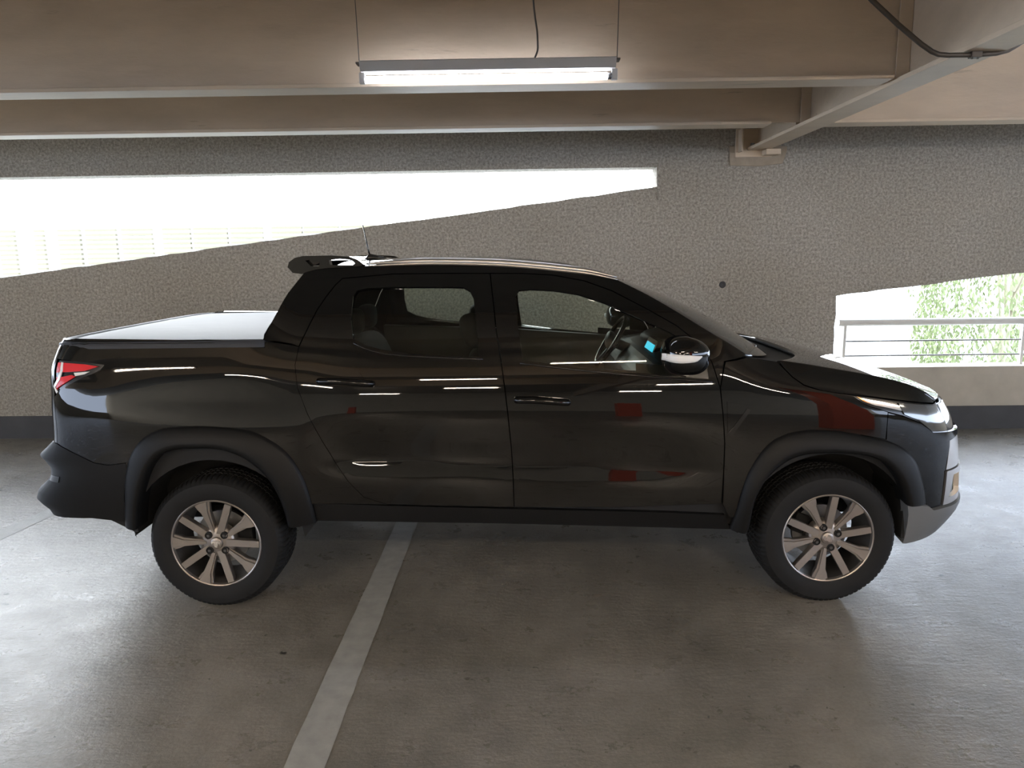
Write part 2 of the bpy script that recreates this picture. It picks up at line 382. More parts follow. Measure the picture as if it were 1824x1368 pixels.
# painted lines
def pline(y0, y1, x0a, x1a, lab, x0b=None, x1b=None):
    n = 60; v = []; f = []
    for i in range(n+1):
        t = i/n; y = y0+(y1-y0)*t; a = x0a+(x0b-x0a)*t if x0b is not None else x0a; b = x1a+(x1b-x1a)*t if x1b is not None else x1a
        v += [(a+random.uniform(-.002, .002), y, .0015), (b+random.uniform(-.002, .002), y, .0015)]
        if i < n: f.append((2*i, 2*i+1, 2*i+3, 2*i+2))
    o = link('parking_line', v, f, M['line']); return tag(o, lab, 'floor marking')
pline(.4, WY-.4, -.755, -.625, 'worn white parking line running on the floor under the pickup')
a = onZ(0, 936, 0); b = onZ(66, 897, 0)
sx_ = (b.x-a.x+.47+.02)/(WY-.4-2.3)
xl = b.x-.02+.35-sx_*(WY-.4-.3)
pline(.3, WY-.4, xl, xl+.12, 'faint white parking line on the floor left of the rear bumper', b.x-.02+.35, b.x+.10+.35)
# fluorescent lamps
def lamp(name, loc, lab, full=True, rz=0):
    r = empty(name, loc, rz); tag(r, lab, 'ceiling lamp')
    L = .603
    MB().prism([(-.055, .075), (-.06, .070), (-.035, .030), (.035, .030), (.06, .070), (.055, .075)], lambda a, b: (-L, a, b), lambda a, b: (L, a, b)).build('housing', M['lampwhite'], r, bevel=.002)
    MB().tube([(-.585, 0, 0), (.565, 0, 0)], .0165, 20).build('fluorescent_tube', M['tube' if full else 'tubewarm'], r, smooth=True)
    for s in (-1, 1):
        MB().box(s*.600-.014, s*.600+.014, -.014, .014, -.018, .032).build('lamp_holder', M['lampwhite'], r, bevel=.003)
        if full:
            mb = MB().tube([(s*.612, 0, .07), (s*.617, 0, .3), (s*.625, 0, SLABZ-loc[2])], .0022, 6); mb.build('suspension_wire', M['wire'], r)
            MB().box(s*.612-.012, s*.612+.012, -.03, .03, .068, .075).build('hook_plate', M['wire'], r)
    MB().tube([(.568, 0, 0), (.588, 0, 0)], .0155, 16).build('tube_cap', M['steel'], r, smooth=True)
    if full:
        pts = []
        for px, py in ((945, 112), (953, 102), (958, 85), (957, 60), (953, 30), (950, 0), (948, -40), (946, -90)):
            p = onY(px, py, loc[1]+.01); pts.append((p.x-loc[0], p.y-loc[1], min(p.z, SLABZ)-loc[2]))
        MB().tube(resample(pts, 40), .0045, 8).build('power_cable', M['wire'], r, smooth=True)
    return r
pl_, pr_ = onY(648, 141, 3.72), onY(1092, 137, 3.72)
lamp('hanging_lamp', ((pl_.x+pr_.x)/2-.0, 3.72, (pl_.z+pr_.z)/2), 'lit fluorescent tube lamp hanging on two thin wires above the pickup')
k = 0
for ri, (y, xs) in enumerate(((-.9, (-3.0, .9, 4.4)), (-4.4, (-5.4, -.9, 3.6)), (-9.0, (-5.5, -1.0, 3.5)), (-14., (-4.0, 3.4)))):
    for ci, x in enumerate(xs):
        k += 1
        o = lamp('hanging_lamp', (x, y, 2.45), '%s lit tube lamp of the %s row behind the photographer' % ({1: ('left', 'middle', 'right'), 2: ('left', 'middle', 'right'), 3: ('left', 'middle', 'right'), 4: ('left', 'right')}[ri+1][ci], ('first', 'second', 'third', 'fourth')[ri]), False)
        o['group'] = 'fluorescent lamps in the bays behind'
# orange columns behind
for i, (x, y) in enumerate(((2.35, -9.6), (-4.9, -13.6), (4.1, -3.0))):
    c = MB().box(x-.26, x+.26, y-.22, y+.22, 0, (1.25, 1.1, SLABZ-.002)[i]).build(('barrier_block', 'barrier_block', 'column')[i], M['orange'], bevel=.01)
    tag(c, ['orange barrier block behind the photographer, mirrored in the front door', 'small distant orange barrier block behind the photographer, mirrored in the bed side', 'near orange column right of the photographer, mirrored in the front fender'][i], ('barrier', 'barrier', 'column')[i])
# conduit
cy = onZ(1690, 101, GZ-.03).y
cp = [onY(px, py, cy) for px, py in ((1510, -45), (1555, 2), (1600, 44), (1640, 78), (1660, 92), (1672, 97), (1690, 98.5), (1735, 98), (1775, 95), (1795, 90), (1812, 80), (1850, 55), (1900, 15))]
cr = empty('electrical_conduit', (0, 0, 0)); tag(cr, 'dark bent steel conduit pipe slung under the girder at the top right', 'pipe')
MB().tube(cp, .0105, 12).build('conduit_pipe', M['conduit'], cr, smooth=True)
cc = onY(1737, 98, cy)
for dx in (-.012, .012): MB().tube([(cc.x+dx, cy, cc.z-.016), (cc.x+dx, cy, cc.z+.018)], .0045, 8).build('clamp_bolt', M['conduit'], cr)
MB().box(cc.x-.022, cc.x+.022, cy-.016, cy+.016, cc.z-.012, cc.z+.013).build('pipe_clamp', M['conduit'], cr, bevel=.002)
# railing
rr = empty('railing', (0, 0, 0)); tag(rr, 'white steel railing with two thin bars on the parapet behind the hood', 'railing')
RY = WY+.12
a = onY(1493, 575, RY); b = onY(1824, 571, RY)
rz = a.z; 
MB().tube([(a.x, RY, a.z), (a.x+.02, RY, a.z), (X1-.65, RY, a.z)], .031, 18).build('top_rail', M['rail'], rr, smooth=False, auto=.6)
px_ = onY(1502, 620, RY).x
posts = [px_+1.56*i for i in range(5)]
for x in posts: MB().box(x-.012, x+.012, RY-.02, RY+.02, .553, a.z-.02).build('post', M['rail'], rr, bevel=.002)
for yy in (607, 633):
    z = onY(1600, yy, RY).z
    MB().tube([(px_, RY, z), (X1-.65, RY, z)], .0075, 8).build('thin_bar', M['steel'], rr, smooth=True)
# ------------------------------------------------------------------ outside
MB_ = MB().box(-60, 60, WY+.3, 90, -7.2, -7.0).build('floor_outside', M['ground']); struct(MB_)
fb = empty('facade_building', (0, 0, 0)); tag(fb, 'pale sunlit building with rows of horizontal louvres beyond the left slot', 'building')
FY = 24.
zt = onY(300, 405, FY).z
MB().box(onY(-900, 480, FY).x, onY(700, 480, FY).x, FY+.3, FY+6, -7, zt).build('facade_wall', M['facade'], fb)
xs = [(-420, -300), (-280, -160), (-120, -20), (0, 28), (64, 80), (106, 145), (155, 209), (219, 273), (292, 341), (347, 407), (413, 470), (486, 540), (543, 605), (609, 690)]
for (x0, x1) in xs:
    m_ = MB(); A = onY(x0, 480, FY).x; B = onY(x1, 480, FY).x; z = zt-.02
    while z > -3:
        m_.box(A, B, FY+.1, FY+.22, z-.07, z); z -= .15
    m_.build('louvre_panel', M['slat'], fb)
def tree(loc, h, r, n, lab, seed, droop=1.0):
    rnd = random.Random(seed); t = empty('willow_tree', loc); tag(t, lab, 'tree')
    m_ = MB().tube([(0, 0, 0), (.1, 0, h*.3), (-.1, .1, h*.6), (.1, 0, h*.85)], [.22, .18, .12, .05], 8)
    for i in range(9):
        a = rnd.uniform(0, 6.28); m_.tube([(0, 0, h*(.4+.04*i)), (math.cos(a)*r*.4, math.sin(a)*r*.4, h*(.6+.04*i)), (math.cos(a)*r*.8, math.sin(a)*r*.8, h*(.6+.035*i))], [.08, .05, .02], 6)
    m_.build('trunk', M['bark'], t, smooth=True)
    v = []; f = []
    for i in range(n):
        a = rnd.uniform(0, 6.28); u = rnd.uniform(-1, 1); q = r*rnd.uniform(.55, 1)**.5
        cx, cy_, cz = q*math.cos(a)*math.sqrt(1-u*u), q*math.sin(a)*math.sqrt(1-u*u), h*.66+u*h*.36
        for j in range(rnd.randint(3, 8)):
            x = cx+rnd.gauss(0, .05); y = cy_+rnd.gauss(0, .05); z = cz-j*.13*droop
            d = Vector((rnd.uniform(-1, 1), rnd.uniform(-1, 1), -1.6*droop)).normalized()*.16; s = d.cross(Vector((rnd.uniform(-1, 1), rnd.uniform(-1, 1), .2))).normalized()*.028
            p = Vector((x, y, z)); k_ = len(v); v += [p, p+d*.5+s, p+d, p+d*.5-s]; f.append((k_, k_+1, k_+2, k_+3))
    link('foliage', v, f, M['leaf'], t)
TY = 17.
p = onY(1790, 640, TY); tree((p.x, TY, -7.0), 11.2, 2.0, 2600, 'tall weeping tree in pale green leaf beyond the railing at the far right', 3)
p = onY(1655, 645, TY+6); tree((p.x, TY+6, -7.0), 5.0, 1.6, 900, 'low pale green treetop just above the parapet, left of the tall tree', 5)
p = onY(1930, 640, TY+8); tree((p.x, TY+8, -7.0), 10.5, 2.4, 1500, 'pale green tree at the right edge beyond the railing', 8)
# ------------------------------------------------------------------ the pickup: body side surface S(s, z)
YC = 3.985
car = empty('pickup_truck', (0, YC, 0)); tag(car, 'black double cab pickup parked side-on with alloy wheels and covered bed', 'pickup truck')
WT = pchip([(.18, .795), (.30, .825), (.38, .842), (.46, .854), (.54, .861), (.60, .8638), (.65, .8645), (.75, .8643), (.80, .8632), (.85, .8610), (.90, .8575), (.95, .8522), (1.0, .8455), (1.05, .8372), (1.10, .8265), (1.15, .8135), (1.20, .798), (1.28, .770), (1.36, .738), (1.44, .701), (1.50, .666), (1.54, .62), (1.6, .5)])
PK = pchip([(-2.3, .96), (-1.9, .925), (-1.5, .885), (-1.15, .872), (-.95, .88), (-.72, .93), (-.4, .935), (.3, .925), (.9, .91), (1.3, .90), (1.8, .88)])   # height of the shoulder's mid line
DP = pchip([(-.30, 0), (-.16, 0), (-.12, .0005), (-.09, .0024), (-.06, .0064), (-.03, .0106), (-.006, .0138), (.0, .0140), (.010, .0136), (.05, .0110), (.12, .0050), (.19, 0), (.3, 0)])   # door scallop
CREASE = pchip([(.95, 1.14), (1.1, 1.115), (1.3, 1.085), (1.5, 1.045), (1.7, 1.005), (1.85, .955), (2.1, .90)])   # hood crease height along x
def Wd(x, z):
    w = WT(z-(PK(max(-2.3, min(1.8, x)))-.93)*math.exp(-((z-.93)/.16)**2))
    bx = sstep(-.95, -1.3, x)
    if z > .95: w += bx*sstep(.95, 1.1, z)*max(0, (.853-.17*(z-.95))-w)
    fx = sstep(.85, 1.2, x)
    if fx > 0:
        t = min(1.3, max(0, (z-(CREASE(x)-.17))/.17)); w -= fx*.050*t**2.2
    dz = z-(.690-.045*(x+.5))
    if -.3 < dz < .3: w -= sstep(-.98, -.72, x)*sstep(1.0, .55, x)*DP(dz)*1.3
    return w
XF0, XR0 = 1.56, -1.78
XFT = pchip([(.18, 1.80), (.24, 1.97), (.30, 2.065), (.36, 2.11), (.42, 2.13), (.55, 2.12), (.70, 2.10), (.82, 2.06), (.92, 2.01), (1.0, 2.0), (1.1, 1.9)])
XRT = pchip([(.20, -2.15), (.30, -2.20), (.42, -2.225), (.50, -2.22), (.60, -2.20), (.70, -2.17), (.85, -2.155), (1.0, -2.155), (1.08, -2.155), (1.16, -2.125), (1.22, -2.085), (1.26, -2.045)])
def mkplan(pts, A, W):
    f = pchip(pts); import bisect
    ts = [i/400 for i in range(401)]
    # parameter by angle for an even curve: superellipse-like from pts as b(a); use dense a near 1
    aa = [1-(1-t)**2.4 for t in ts]; P = [(a, max(0, f(a))) for a in aa]; P[-1] = (1, 0)
    L = [0]
    for i in range(1, len(P)): L.append(L[-1]+math.hypot((P[i][0]-P[i-1][0])*A, (P[i][1]-P[i-1][1])*W))
    def g(s):
        s = min(max(s, 0), L[-1]); i = min(max(bisect.bisect_right(L, s)-1, 0), len(L)-2); u = (s-L[i])/(L[i+1]-L[i]+1e-12)
        return P[i][0]+(P[i+1][0]-P[i][0])*u, P[i][1]+(P[i+1][1]-P[i][1])*u
    return g, L[-1]
gF, LF = mkplan([(0, 1), (.2, .996), (.4, .980), (.55, .945), (.70, .870), (.82, .755), (.90, .61), (.96, .40), (.99, .2), (1, 0)], .60, .85)
gR, LR = mkplan([(0, 1), (.35, .997), (.58, .985), (.74, .955), (.85, .90), (.93, .79), (.975, .60), (.995, .32), (1, 0)], .36, .85)
SF, SR = XF0+LF, XR0-LR
def S(s, z, off=0.):
    def base(s, z):
        if s > XF0:
            a, b = gF(s-XF0); x = XF0+a*(XFT(z)-XF0); return Vector((x, -Wd(x, z)*b, z))
        if s < XR0:
            a, b = gR(XR0-s); x = XR0+a*(XRT(z)-XR0); return Vector((x, -Wd(x, z)*b, z))
        return Vector((s, -Wd(s, z), z))
    p = base(s, z); e = .004
    s_ = min(max(s, SR+e), SF-e)
    n = (base(s_+e, z)-base(s_-e, z)).cross(base(s_, z+e)-base(s_, z-e)).normalized()
    return (p+n*off, n) if off != 0 else (p, n)
def P(px, py, off=0.):
    s = onY(px, py, YC-.86).x; z = onY(px, py, YC-.86).z
    s = min(max(s, XR0-.34), XF0+.6); z = min(max(z, .15), 1.6)
    def r(s, z):
        q = S(s, z, off)[0]; a, b = proj((q.x, q.y+YC, q.z)); return a-px, b-py
    lam = 1.
    r0 = r(s, z)
    for _ in range(25):
        e = .001; ra = r(s+e, z); rb = r(s, z+e)
        J = np.array([[(ra[0]-r0[0])/e, (rb[0]-r0[0])/e], [(ra[1]-r0[1])/e, (rb[1]-r0[1])/e]])
        d = -np.linalg.solve(J.T@J+lam*np.eye(2)*50, J.T@np.array(r0)); d = np.clip(d, -.05, .05)
        s2 = min(max(s+d[0], XR0-.36), XF0+.62); z2 = min(max(z+d[1], .15), 1.6); r2 = r(s2, z2)
        if r2[0]**2+r2[1]**2 < r0[0]**2+r0[1]**2: s, z, r0 = s2, z2, r2; lam *= .3
        else: lam *= 4
        if r0[0]**2+r0[1]**2 < .01: break
    return (s, z)
def PP(L, off=0.): return [P(a, b, off) for a, b in L]
def patch(name, outline, m, off=0., holes=(), res=.028, flange=.022, parent=None, join=False, both=True, curved=None):
    """a skin panel on the body side surface, edges turned inwards; its mirror image is the far side's own panel"""
    vs, fs, bnd = triang(outline, holes, res)
    V = []; N = []
    for s, z in vs:
        p, n = S(s, z, off if curved is None else off+curved(s, z)); V.append(p); N.append(n)
    a_ = vs[fs[0][0]], vs[fs[0][1]], vs[fs[0][2]]
    k = (a_[1][0]-a_[0][0])*(a_[2][1]-a_[0][1])-(a_[1][1]-a_[0][1])*(a_[2][0]-a_[0][0])
    F = [tuple(f) if k > 0 else tuple(reversed(f)) for f in fs]
    if flange:
        for a, b in bnd:
            n0 = len(V); pa, pb = V[a], V[b]; qa, qb = pa-N[a]*flange, pb-N[b]*flange
            t = (pb-pa).cross(N[a]).normalized()
            if k < 0: t = -t
            V += [pa, pb, qb, qa]; N += [t]*4; F.append((n0, n0+3, n0+2, n0+1) if k > 0 else (n0, n0+1, n0+2, n0+3))
    def mk(nm, V, F, N): return link(nm, V, F, m, parent or car, normals=N)
    mV = [Vector((p.x, -p.y, p.z)) for p in V]; mN = [Vector((p.x, -p.y, p.z)) for p in N]; mF = [tuple(reversed(f)) for f in F]
    if join:
        n0 = len(V); return mk(name, V+mV, F+[tuple(i+n0 for i in f) for f in mF], N+mN)
    o = mk(name, V, F, N)
    if both: mk(name, mV, mF, mN)
    return o
def mirror_obj(o, parent=None):
    me = o.data.copy()
    bm = bmesh.new(); bm.from_mesh(me)
    for v in bm.verts: v.co.y *= -1
    bmesh.ops.reverse_faces(bm, faces=bm.faces); bm.to_mesh(me); bm.free()
    c = bpy.data.objects.new(o.name.split('.')[0], me); C.objects.link(c); c.parent = parent or o.parent
    c.location = (o.location.x, -o.location.y, o.location.z)
    for md in o.modifiers:
        b = c.modifiers.new(md.name, md.type)
        if md.type == 'BEVEL': b.width = md.width; b.segments = 2; b.limit_method = 'ANGLE'; b.angle_limit = .6
    return c
def span(name, E, Cn, m, p=2.4, nv=28, w=None, skip=None, parent=None, flip=False, thick=0, vr=(-1, 1)):
    """spanwise loft between the near edge curve E (3D, y<0), its mirror image, and the centre curve Cn (x, z)"""
    V = []; F = []; n = len(E); L = nv+1
    for i in range(n):
        e = Vector(E[i]); c = Cn[i]
        for j in range(L):
            v = vr[0]+(vr[1]-vr[0])*j/nv; k = 1-abs(v)**p
            V.append(Vector((e.x+(c[0]-e.x)*k, v*abs(e.y), e.z+(c[1]-e.z)*k)))
    for i in range(n-1):
        for j in range(nv): F.append((i*L+j, (i+1)*L+j, (i+1)*L+j+1, i*L+j+1))
    if flip: F = [tuple(reversed(f)) for f in F]
    o = link(name, V, F, m, parent or car, smooth=True)
    if thick: s = o.modifiers.new('thickness', 'SOLIDIFY'); s.thickness = thick; s.offset = -1
    return o
def shrink(P, d):           # inset a ccw/cw polygon a little
    n = len(P); A = sum(P[i][0]*P[(i+1) % n][1]-P[(i+1) % n][0]*P[i][1] for i in range(n)); sg = 1 if A > 0 else -1; out = []
    for i in range(n):
        a, b, c = P[i-1], P[i], P[(i+1) % n]
        d1 = np.array([b[0]-a[0], b[1]-a[1]]); d2 = np.array([c[0]-b[0], c[1]-b[1]])
        d1 = d1/(np.linalg.norm(d1)+1e-9); d2 = d2/(np.linalg.norm(d2)+1e-9)
        nn = np.array([-d1[1]-d2[1], d1[0]+d2[0]])*sg; q = np.linalg.norm(nn)
        nn = nn/(q+1e-9); cs = max(.5, nn[0]*(-d1[1])*sg+nn[1]*d1[0]*sg)
        out.append((b[0]+nn[0]*d/cs, b[1]+nn[1]*d/cs))
    return out
GAP = .0022
# ---- outlines in photograph pixels, turned into (s, z) on the body
rd_rear = [(610, 496), (598, 507), (582, 527), (565, 552), (549, 583), (532, 618), (525, 650), (529, 690), (547, 737), (573, 785), (598, 826), (620, 858), (648, 886), (690, 899)]
ff = [(873, 487), (879, 540), (884, 590), (892, 640), (899, 690), (905, 740), (911, 800), (914, 850), (916, 904)]
fd_front = [(1283, 690), (1288, 740), (1291, 790), (1289, 840), (1285, 898)]
fd_top = [(930, 487), (985, 490), (1040, 500), (1090, 518), (1150, 549), (1205, 580), (1245, 612), (1268, 645)]
rear_door = PP([(700, 488), (800, 487)]+ff+[(800, 902)]+rd_rear[::-1])
front_door = PP(ff[::-1]+fd_top+fd_front+[(1100, 904)])
g_rear = PP([(628, 527), (636, 516), (655, 512), (700, 510), (800, 510), (826, 511), (838, 518), (845, 532), (850, 580), (855, 637), (800, 636), (730, 631), (680, 624), (650, 616), (628, 604), (624, 570)])
g_front = PP([(917, 528), (924, 516), (945, 514), (985, 516), (1030, 523), (1075, 538), (1117, 556), (1160, 575), (1194, 591), (1232, 613), (1258, 638), (1265, 677), (1200, 671), (1100, 662), (1000, 652), (930, 643), (921, 580)])
patch('rear_door', shrink(rear_door, GAP), M['paint'], holes=[g_rear])
patch('front_door', shrink(front_door, GAP), M['paint'], holes=[g_front])
patch('rear_door_window', shrink(g_rear, -.004), M['glassr'], off=-.012, flange=0)
patch('front_door_window', shrink(g_front, -.004), M['glass'], off=-.012, flange=0)
def trimring(name, P_, d=.009, off=.0012):
    patch(name, shrink(P_, -d), M['paint'], off=off, holes=[shrink(P_, .003)], flange=.012)
trimring('window_seal', g_rear); trimring('window_seal', g_front)
# cab side frame above and around the doors
roof_px = [(540, 487), (560, 482), (600, 478), (650, 475), (700, 472), (750, 470), (800, 470), (850, 471), (900, 473), (950, 477), (1000, 482), (1050, 488), (1100, 499)]
apil = [(1100, 499), (1150, 524), (1200, 553), (1250, 584), (1300, 614), (1330, 633)]
side = PP(roof_px+apil[1:]+[(1312, 640), (1290, 644)]+[(1283, 690)]+fd_top[::-1]+[(873, 487), (800, 487), (700, 488)]+rd_rear[:6]+[(520, 613), (495, 609), (467, 606), (485, 570), (512, 522)])
patch('cab_side', shrink(side, GAP), M['paint'])
# bed side
fo_r = [(226, 836), (232, 815), (246, 790), (263, 775), (296, 762), (350, 759), (400, 761), (442, 767), (478, 782), (515, 811), (544, 861), (556, 900), (563, 930)]
fi_r = [(248, 938), (250, 900), (257, 866), (272, 829), (296, 805), (332, 797), (380, 797), (425, 808), (462, 832), (492, 868), (508, 905), (516, 934)]
bedtop = [(122, 607), (135, 603), (200, 604), (300, 605), (400, 608), (467, 608)]
bump_top = [(118, 799), (142, 811), (168, 824), (193, 828), (224, 824)]
tail_px = [(92, 643), (112, 642), (150, 645), (186, 650), (178, 660), (150, 672), (125, 684), (104, 697), (91, 706)]
zrt = P(120, 640)[1]; 
tl = PP([(112, 642), (150, 645), (186, 650), (178, 660), (150, 672), (125, 684), (104, 697)])
sC = XR0-.255                                    # where the lamp wraps behind the corner
tail = tl+[(sC+.015, P(100, 705)[1]), (sC, tl[0][1]-.06), (sC+.005, tl[0][1])]
z_b0 = P(118, 799)[1]
bed = PP([(467, 608), (495, 611), (520, 615), (532, 618)]+rd_rear[6:]+[(600, 897), (557, 897)]+fo_r[::-1][1:]+bump_top[::-1])
sB = XR0-.262
bed = bed+[(sB, z_b0+.02), (sB, tail[-3][1]-.005)]+[t for t in tail[::-1][3:-1]]+[(tl[0][0], tl[0][1]+.003), (sB, tl[0][1]+.006), (sB+.01, P(125, 606)[1])]+PP(bedtop[1:-1])
patch('bed_side_panel', bed, M['paint'])
# sill
sill = PP([(563, 930), (561, 918), (557, 899), (640, 901), (690, 903), (800, 906), (916, 909), (1000, 911), (1100, 913), (1200, 916), (1292, 920), (1300, 940), (1322, 946), (1250, 944), (1100, 940), (900, 935), (700, 932)])
patch('side_sill', sill, M['plastic'], off=-.012, flange=.05)
# fender, hood side and bumper
fo_f = [(1313, 905), (1320, 880), (1331, 848), (1345, 822), (1360, 801), (1380, 783), (1408, 771), (1447, 766), (1489, 768), (1533, 775), (1578, 784), (1608, 798), (1630, 821), (1642, 854), (1649, 896)]
fi_f = [(1331, 938), (1340, 896), (1358, 858), (1382, 832), (1410, 814), (1445, 806), (1480, 805), (1530, 808), (1560, 816), (1584, 834), (1602, 862), (1612, 897), (1614, 930), (1606, 967)]
crease = [(1333, 634), (1384, 643), (1430, 650), (1480, 658), (1530, 666), (1580, 676), (1620, 687), (1645, 699), (1664, 714)]
seam = [(1384, 644), (1398, 658), (1412, 672), (1432, 686), (1460, 695), (1490, 700), (1520, 704)]
hl_top = [(1520, 704), (1560, 708), (1600, 713), (1640, 717), (1664, 718)]
hl_bot = [(1532, 714), (1550, 724), (1582, 734), (1610, 741), (1640, 753), (1660, 768), (1676, 788)]
crz = PP(crease); smz = PP(seam)
fender = PP([(1292, 644), (1312, 641), (1333, 636)]+seam+hl_bot[:3]+[(1580, 760), (1578, 783)]+fo_f[9::-1]+[(1318, 925), (1298, 921), (1287, 898)]+fd_front[3::-1][:])
patch('front_fender', shrink(fender, GAP), M['paint'])
hlt = PP(hl_top); hlb = PP(hl_bot)
sH = XF0+.70
hl = hlt+[(sH, hlt[-1][1]-.005), (sH+.01, hlb[-1][1]+.07), (sH-.02, hlb[-1][1]+.03)]+hlb[::-1]
hoodside = shrink(PP([(1386, 643), (1430, 650), (1480, 658), (1530, 666), (1580, 676), (1620, 687), (1645, 699), (1662, 712)]+hl_top[::-1][:-1]+seam[::-1][:-1]), GAP)
patch('hood_side', hoodside, M['paint'])
zz = lambda px, py: P(px, py)[1]
z_low = zz(1655, 903)
bump = PP([(1582, 736), (1610, 743), (1640, 755), (1660, 770)]) + [(XF0+.69, hlb[-1][1]+.02), (XF0+.68, .765), (XF0+.365, .735), (XF0+.335, .60), (XF0+.325, z_low)]+PP([(1657, 905), (1650, 898)]+fo_f[::-1][1:6]+[(1579, 783), (1580, 760)])
patch('front_bumper', bump, M['paint'], curved=lambda s, z: .003+.006*sstep(XF0+.10, XF0+.32, s)*sstep(.655, .70, z)*sstep(.90, .74, z))
skid_top = [(1612, 894), (1650, 899), (1657, 906)]
skid = PP(skid_top)+[(XF0+.33, z_low-.004), (SF, z_low-.004), (SF, .27)]+PP([(1680, 937), (1650, 952), (1606, 967)])[0:0]
skb = P(1606, 967); skm = P(1655, 950)
skid[-1] = (SF, .31)
skid += [(XF0+.42, .295)]+PP([(1672, 944), (1640, 958), (1612, 966), (1606, 966)])+PP([(1612, 940)])
patch('lower_bumper_skid', skid, M['greyplastic'], curved=lambda s, z: .008+.012*sstep(.31, .43, z), join=True, flange=.06)
# grille, chrome surround and lower intake
def rect(s0, s1, z0, z1): return [(s0, z0), (s1, z0), (s1, z1), (s0, z1)]
gz0, gz1 = .60, hlt[-1][1]-.01
patch('grille', rect(XF0+.70, SF, .56, gz1), M['gloss'], off=-.02, join=True, flange=.03)
for k_ in range(6):
    z = .60+k_*(gz1-.64)/5.0
    if k_: patch('grille_bar', rect(XF0+.71, SF, z, z+.014), M['chrome'], off=.0, join=True, res=.04, flange=.012)
patch('grille_surround', [(XF0+.68, .80), (XF0+.70, .80), (XF0+.715, .62), (XF0+.73, .60), (SF, .60), (SF, .575), (XF0+.70, .575), (XF0+.688, .60)], M['chrome'], off=.008, join=True)
patch('lower_intake', rect(XF0+.60, SF, z_low, .56), M['gloss'], off=-.03, join=True, flange=.03)
patch('bumper_side_trim', [(XF0+.342, .605), (XF0+.372, .730), (XF0+.610, .758), (XF0+.615, .605)], M['satin'], off=.004)
patch('fog_lamp_surround', [(XF0+.330, z_low+.004), (XF0+.60, z_low+.004), (XF0+.615, .60), (XF0+.340, .60)], M['satin'], off=.010, holes=[[(XF0+.365, z_low+.035), (XF0+.57, z_low+.035), (XF0+.585, .565), (XF0+.40, .575)]])
patch('fog_lamp_pocket', [(XF0+.355, z_low+.025), (XF0+.58, z_low+.025), (XF0+.595, .58), (XF0+.38, .59)], M['gloss'], off=-.03)
# headlight
patch('headlight', shrink(hl, GAP), M['gloss'], off=-.010)
patch('headlight_lens', [q for q in shrink(PP([(1600, 716), (1640, 720), (1662, 721)])+[(sH-.01, hlt[-1][1]-.01), (sH, hlb[-1][1]+.075), (sH-.03, hlb[-1][1]+.04)]+PP([(1674, 784), (1658, 766), (1638, 750), (1612, 739)]), .002)], M['clear'], off=-.003)
patch('headlight_chrome_strip', PP([(1532, 708), (1560, 714), (1600, 722), (1640, 732), (1652, 740), (1600, 730), (1560, 722), (1542, 716)]), M['chrome'], off=-.006, flange=.004)
patch('turn_indicator', PP([(1527, 706), (1536, 709), (1552, 719), (1540, 715)]), M['amber'], off=-.005, flange=.004)
# fender vent blade
patch('fender_vent', PP([(1295, 716), (1336, 722), (1334, 732), (1300, 772), (1296, 772)]), M['paint'], off=.003, flange=.004)
patch('vent_blade', PP([(1297, 772), (1330, 728), (1337, 730), (1302, 778)]), M['gloss'], off=.006, flange=.01)
# tail light
tlc = patch('taillight', tail, M['gloss'], off=-.004)
tA = P(120, 660)
ty = lambda px, py: P(px, py)
patch('taillight_lens', [(sC+.01, ty(110, 646)[1])]+PP([(112, 646), (150, 649), (176, 653), (150, 661), (115, 663)])+[(sC+.01, ty(110, 664)[1])], M['red'], off=.003)
patch('taillight_lens', [(sC+.01, ty(108, 672)[1])]+PP([(108, 672), (128, 668), (134, 671), (118, 681), (100, 693)])+[(sC+.01, ty(100, 694)[1])], M['red'], off=.003)
patch('reversing_light', PP([(132, 664), (160, 662), (150, 667), (134, 670)]), M['white'], off=.002, flange=.004)
# tailgate and rear bumper
patch('tailgate', rect(SR, sB-.003, z_b0+.02, P(125, 606)[1]), M['paint'], join=True)
patch('tailgate_handle', rect(SR, SR+.10, 1.02, 1.07), M['gloss'], off=.02, join=True)
zb = [zz(120, 799), zz(150, 815), zz(150, 850), zz(150, 870), zz(150, 885), zz(150, 905)]
_bt = sorted(PP([(118, 800), (142, 812), (168, 825), (193, 829), (224, 825)]))
BTOP = pchip([(SR, z_b0+.016), (_bt[0][0]-.06, z_b0+.012)]+_bt+[(_bt[-1][0]+.3, _bt[-1][1])])
def bprof(s, z):
    # two swelling ledges with a waist between them
    k = sstep(-1.70, -2.0, s)
    return k*sstep(-.004, .055, BTOP(s)-z)*(.055*math.exp(-((z-(z_b0-.035))/.05)**2)+.055*math.exp(-((z-(zz(150, 890)))/.052)**2)-.004)+.002
bb = PP([(118, 800), (142, 812), (168, 825), (193, 829), (224, 825)]+[(226, 838), (222, 880), (228, 938)])
z_bb = zz(130, 922)
rbump = bb[:]+[(-1.75, zz(190, 931)), (-1.90, z_bb), (SR, z_bb-.015), (SR, z_b0+.016), (sB-.002, z_b0+.016)]
patch('rear_bumper', rbump, M['plastic'], curved=bprof, join=True, flange=.05)
patch('rear_reflector', [(XR0-.24, zz(150, 861)), (XR0-.31, zz(150, 861)), (XR0-.31, zz(150, 851)), (XR0-.24, zz(150, 851))], M['gloss'], curved=lambda s, z: bprof(s, z)+.003, flange=.006)
patch('taillight_highlight', [(sC+.012, ty(92, 699)[1]), (sC+.020, ty(92, 696)[1])]+PP([(100, 690), (108, 676), (113, 660), (114, 646), (111, 645), (109, 660), (104, 675), (97, 688)]), M['white'], off=.005, flange=.003, res=.01)  # thin white patch that paints a curved highlight onto the taillight
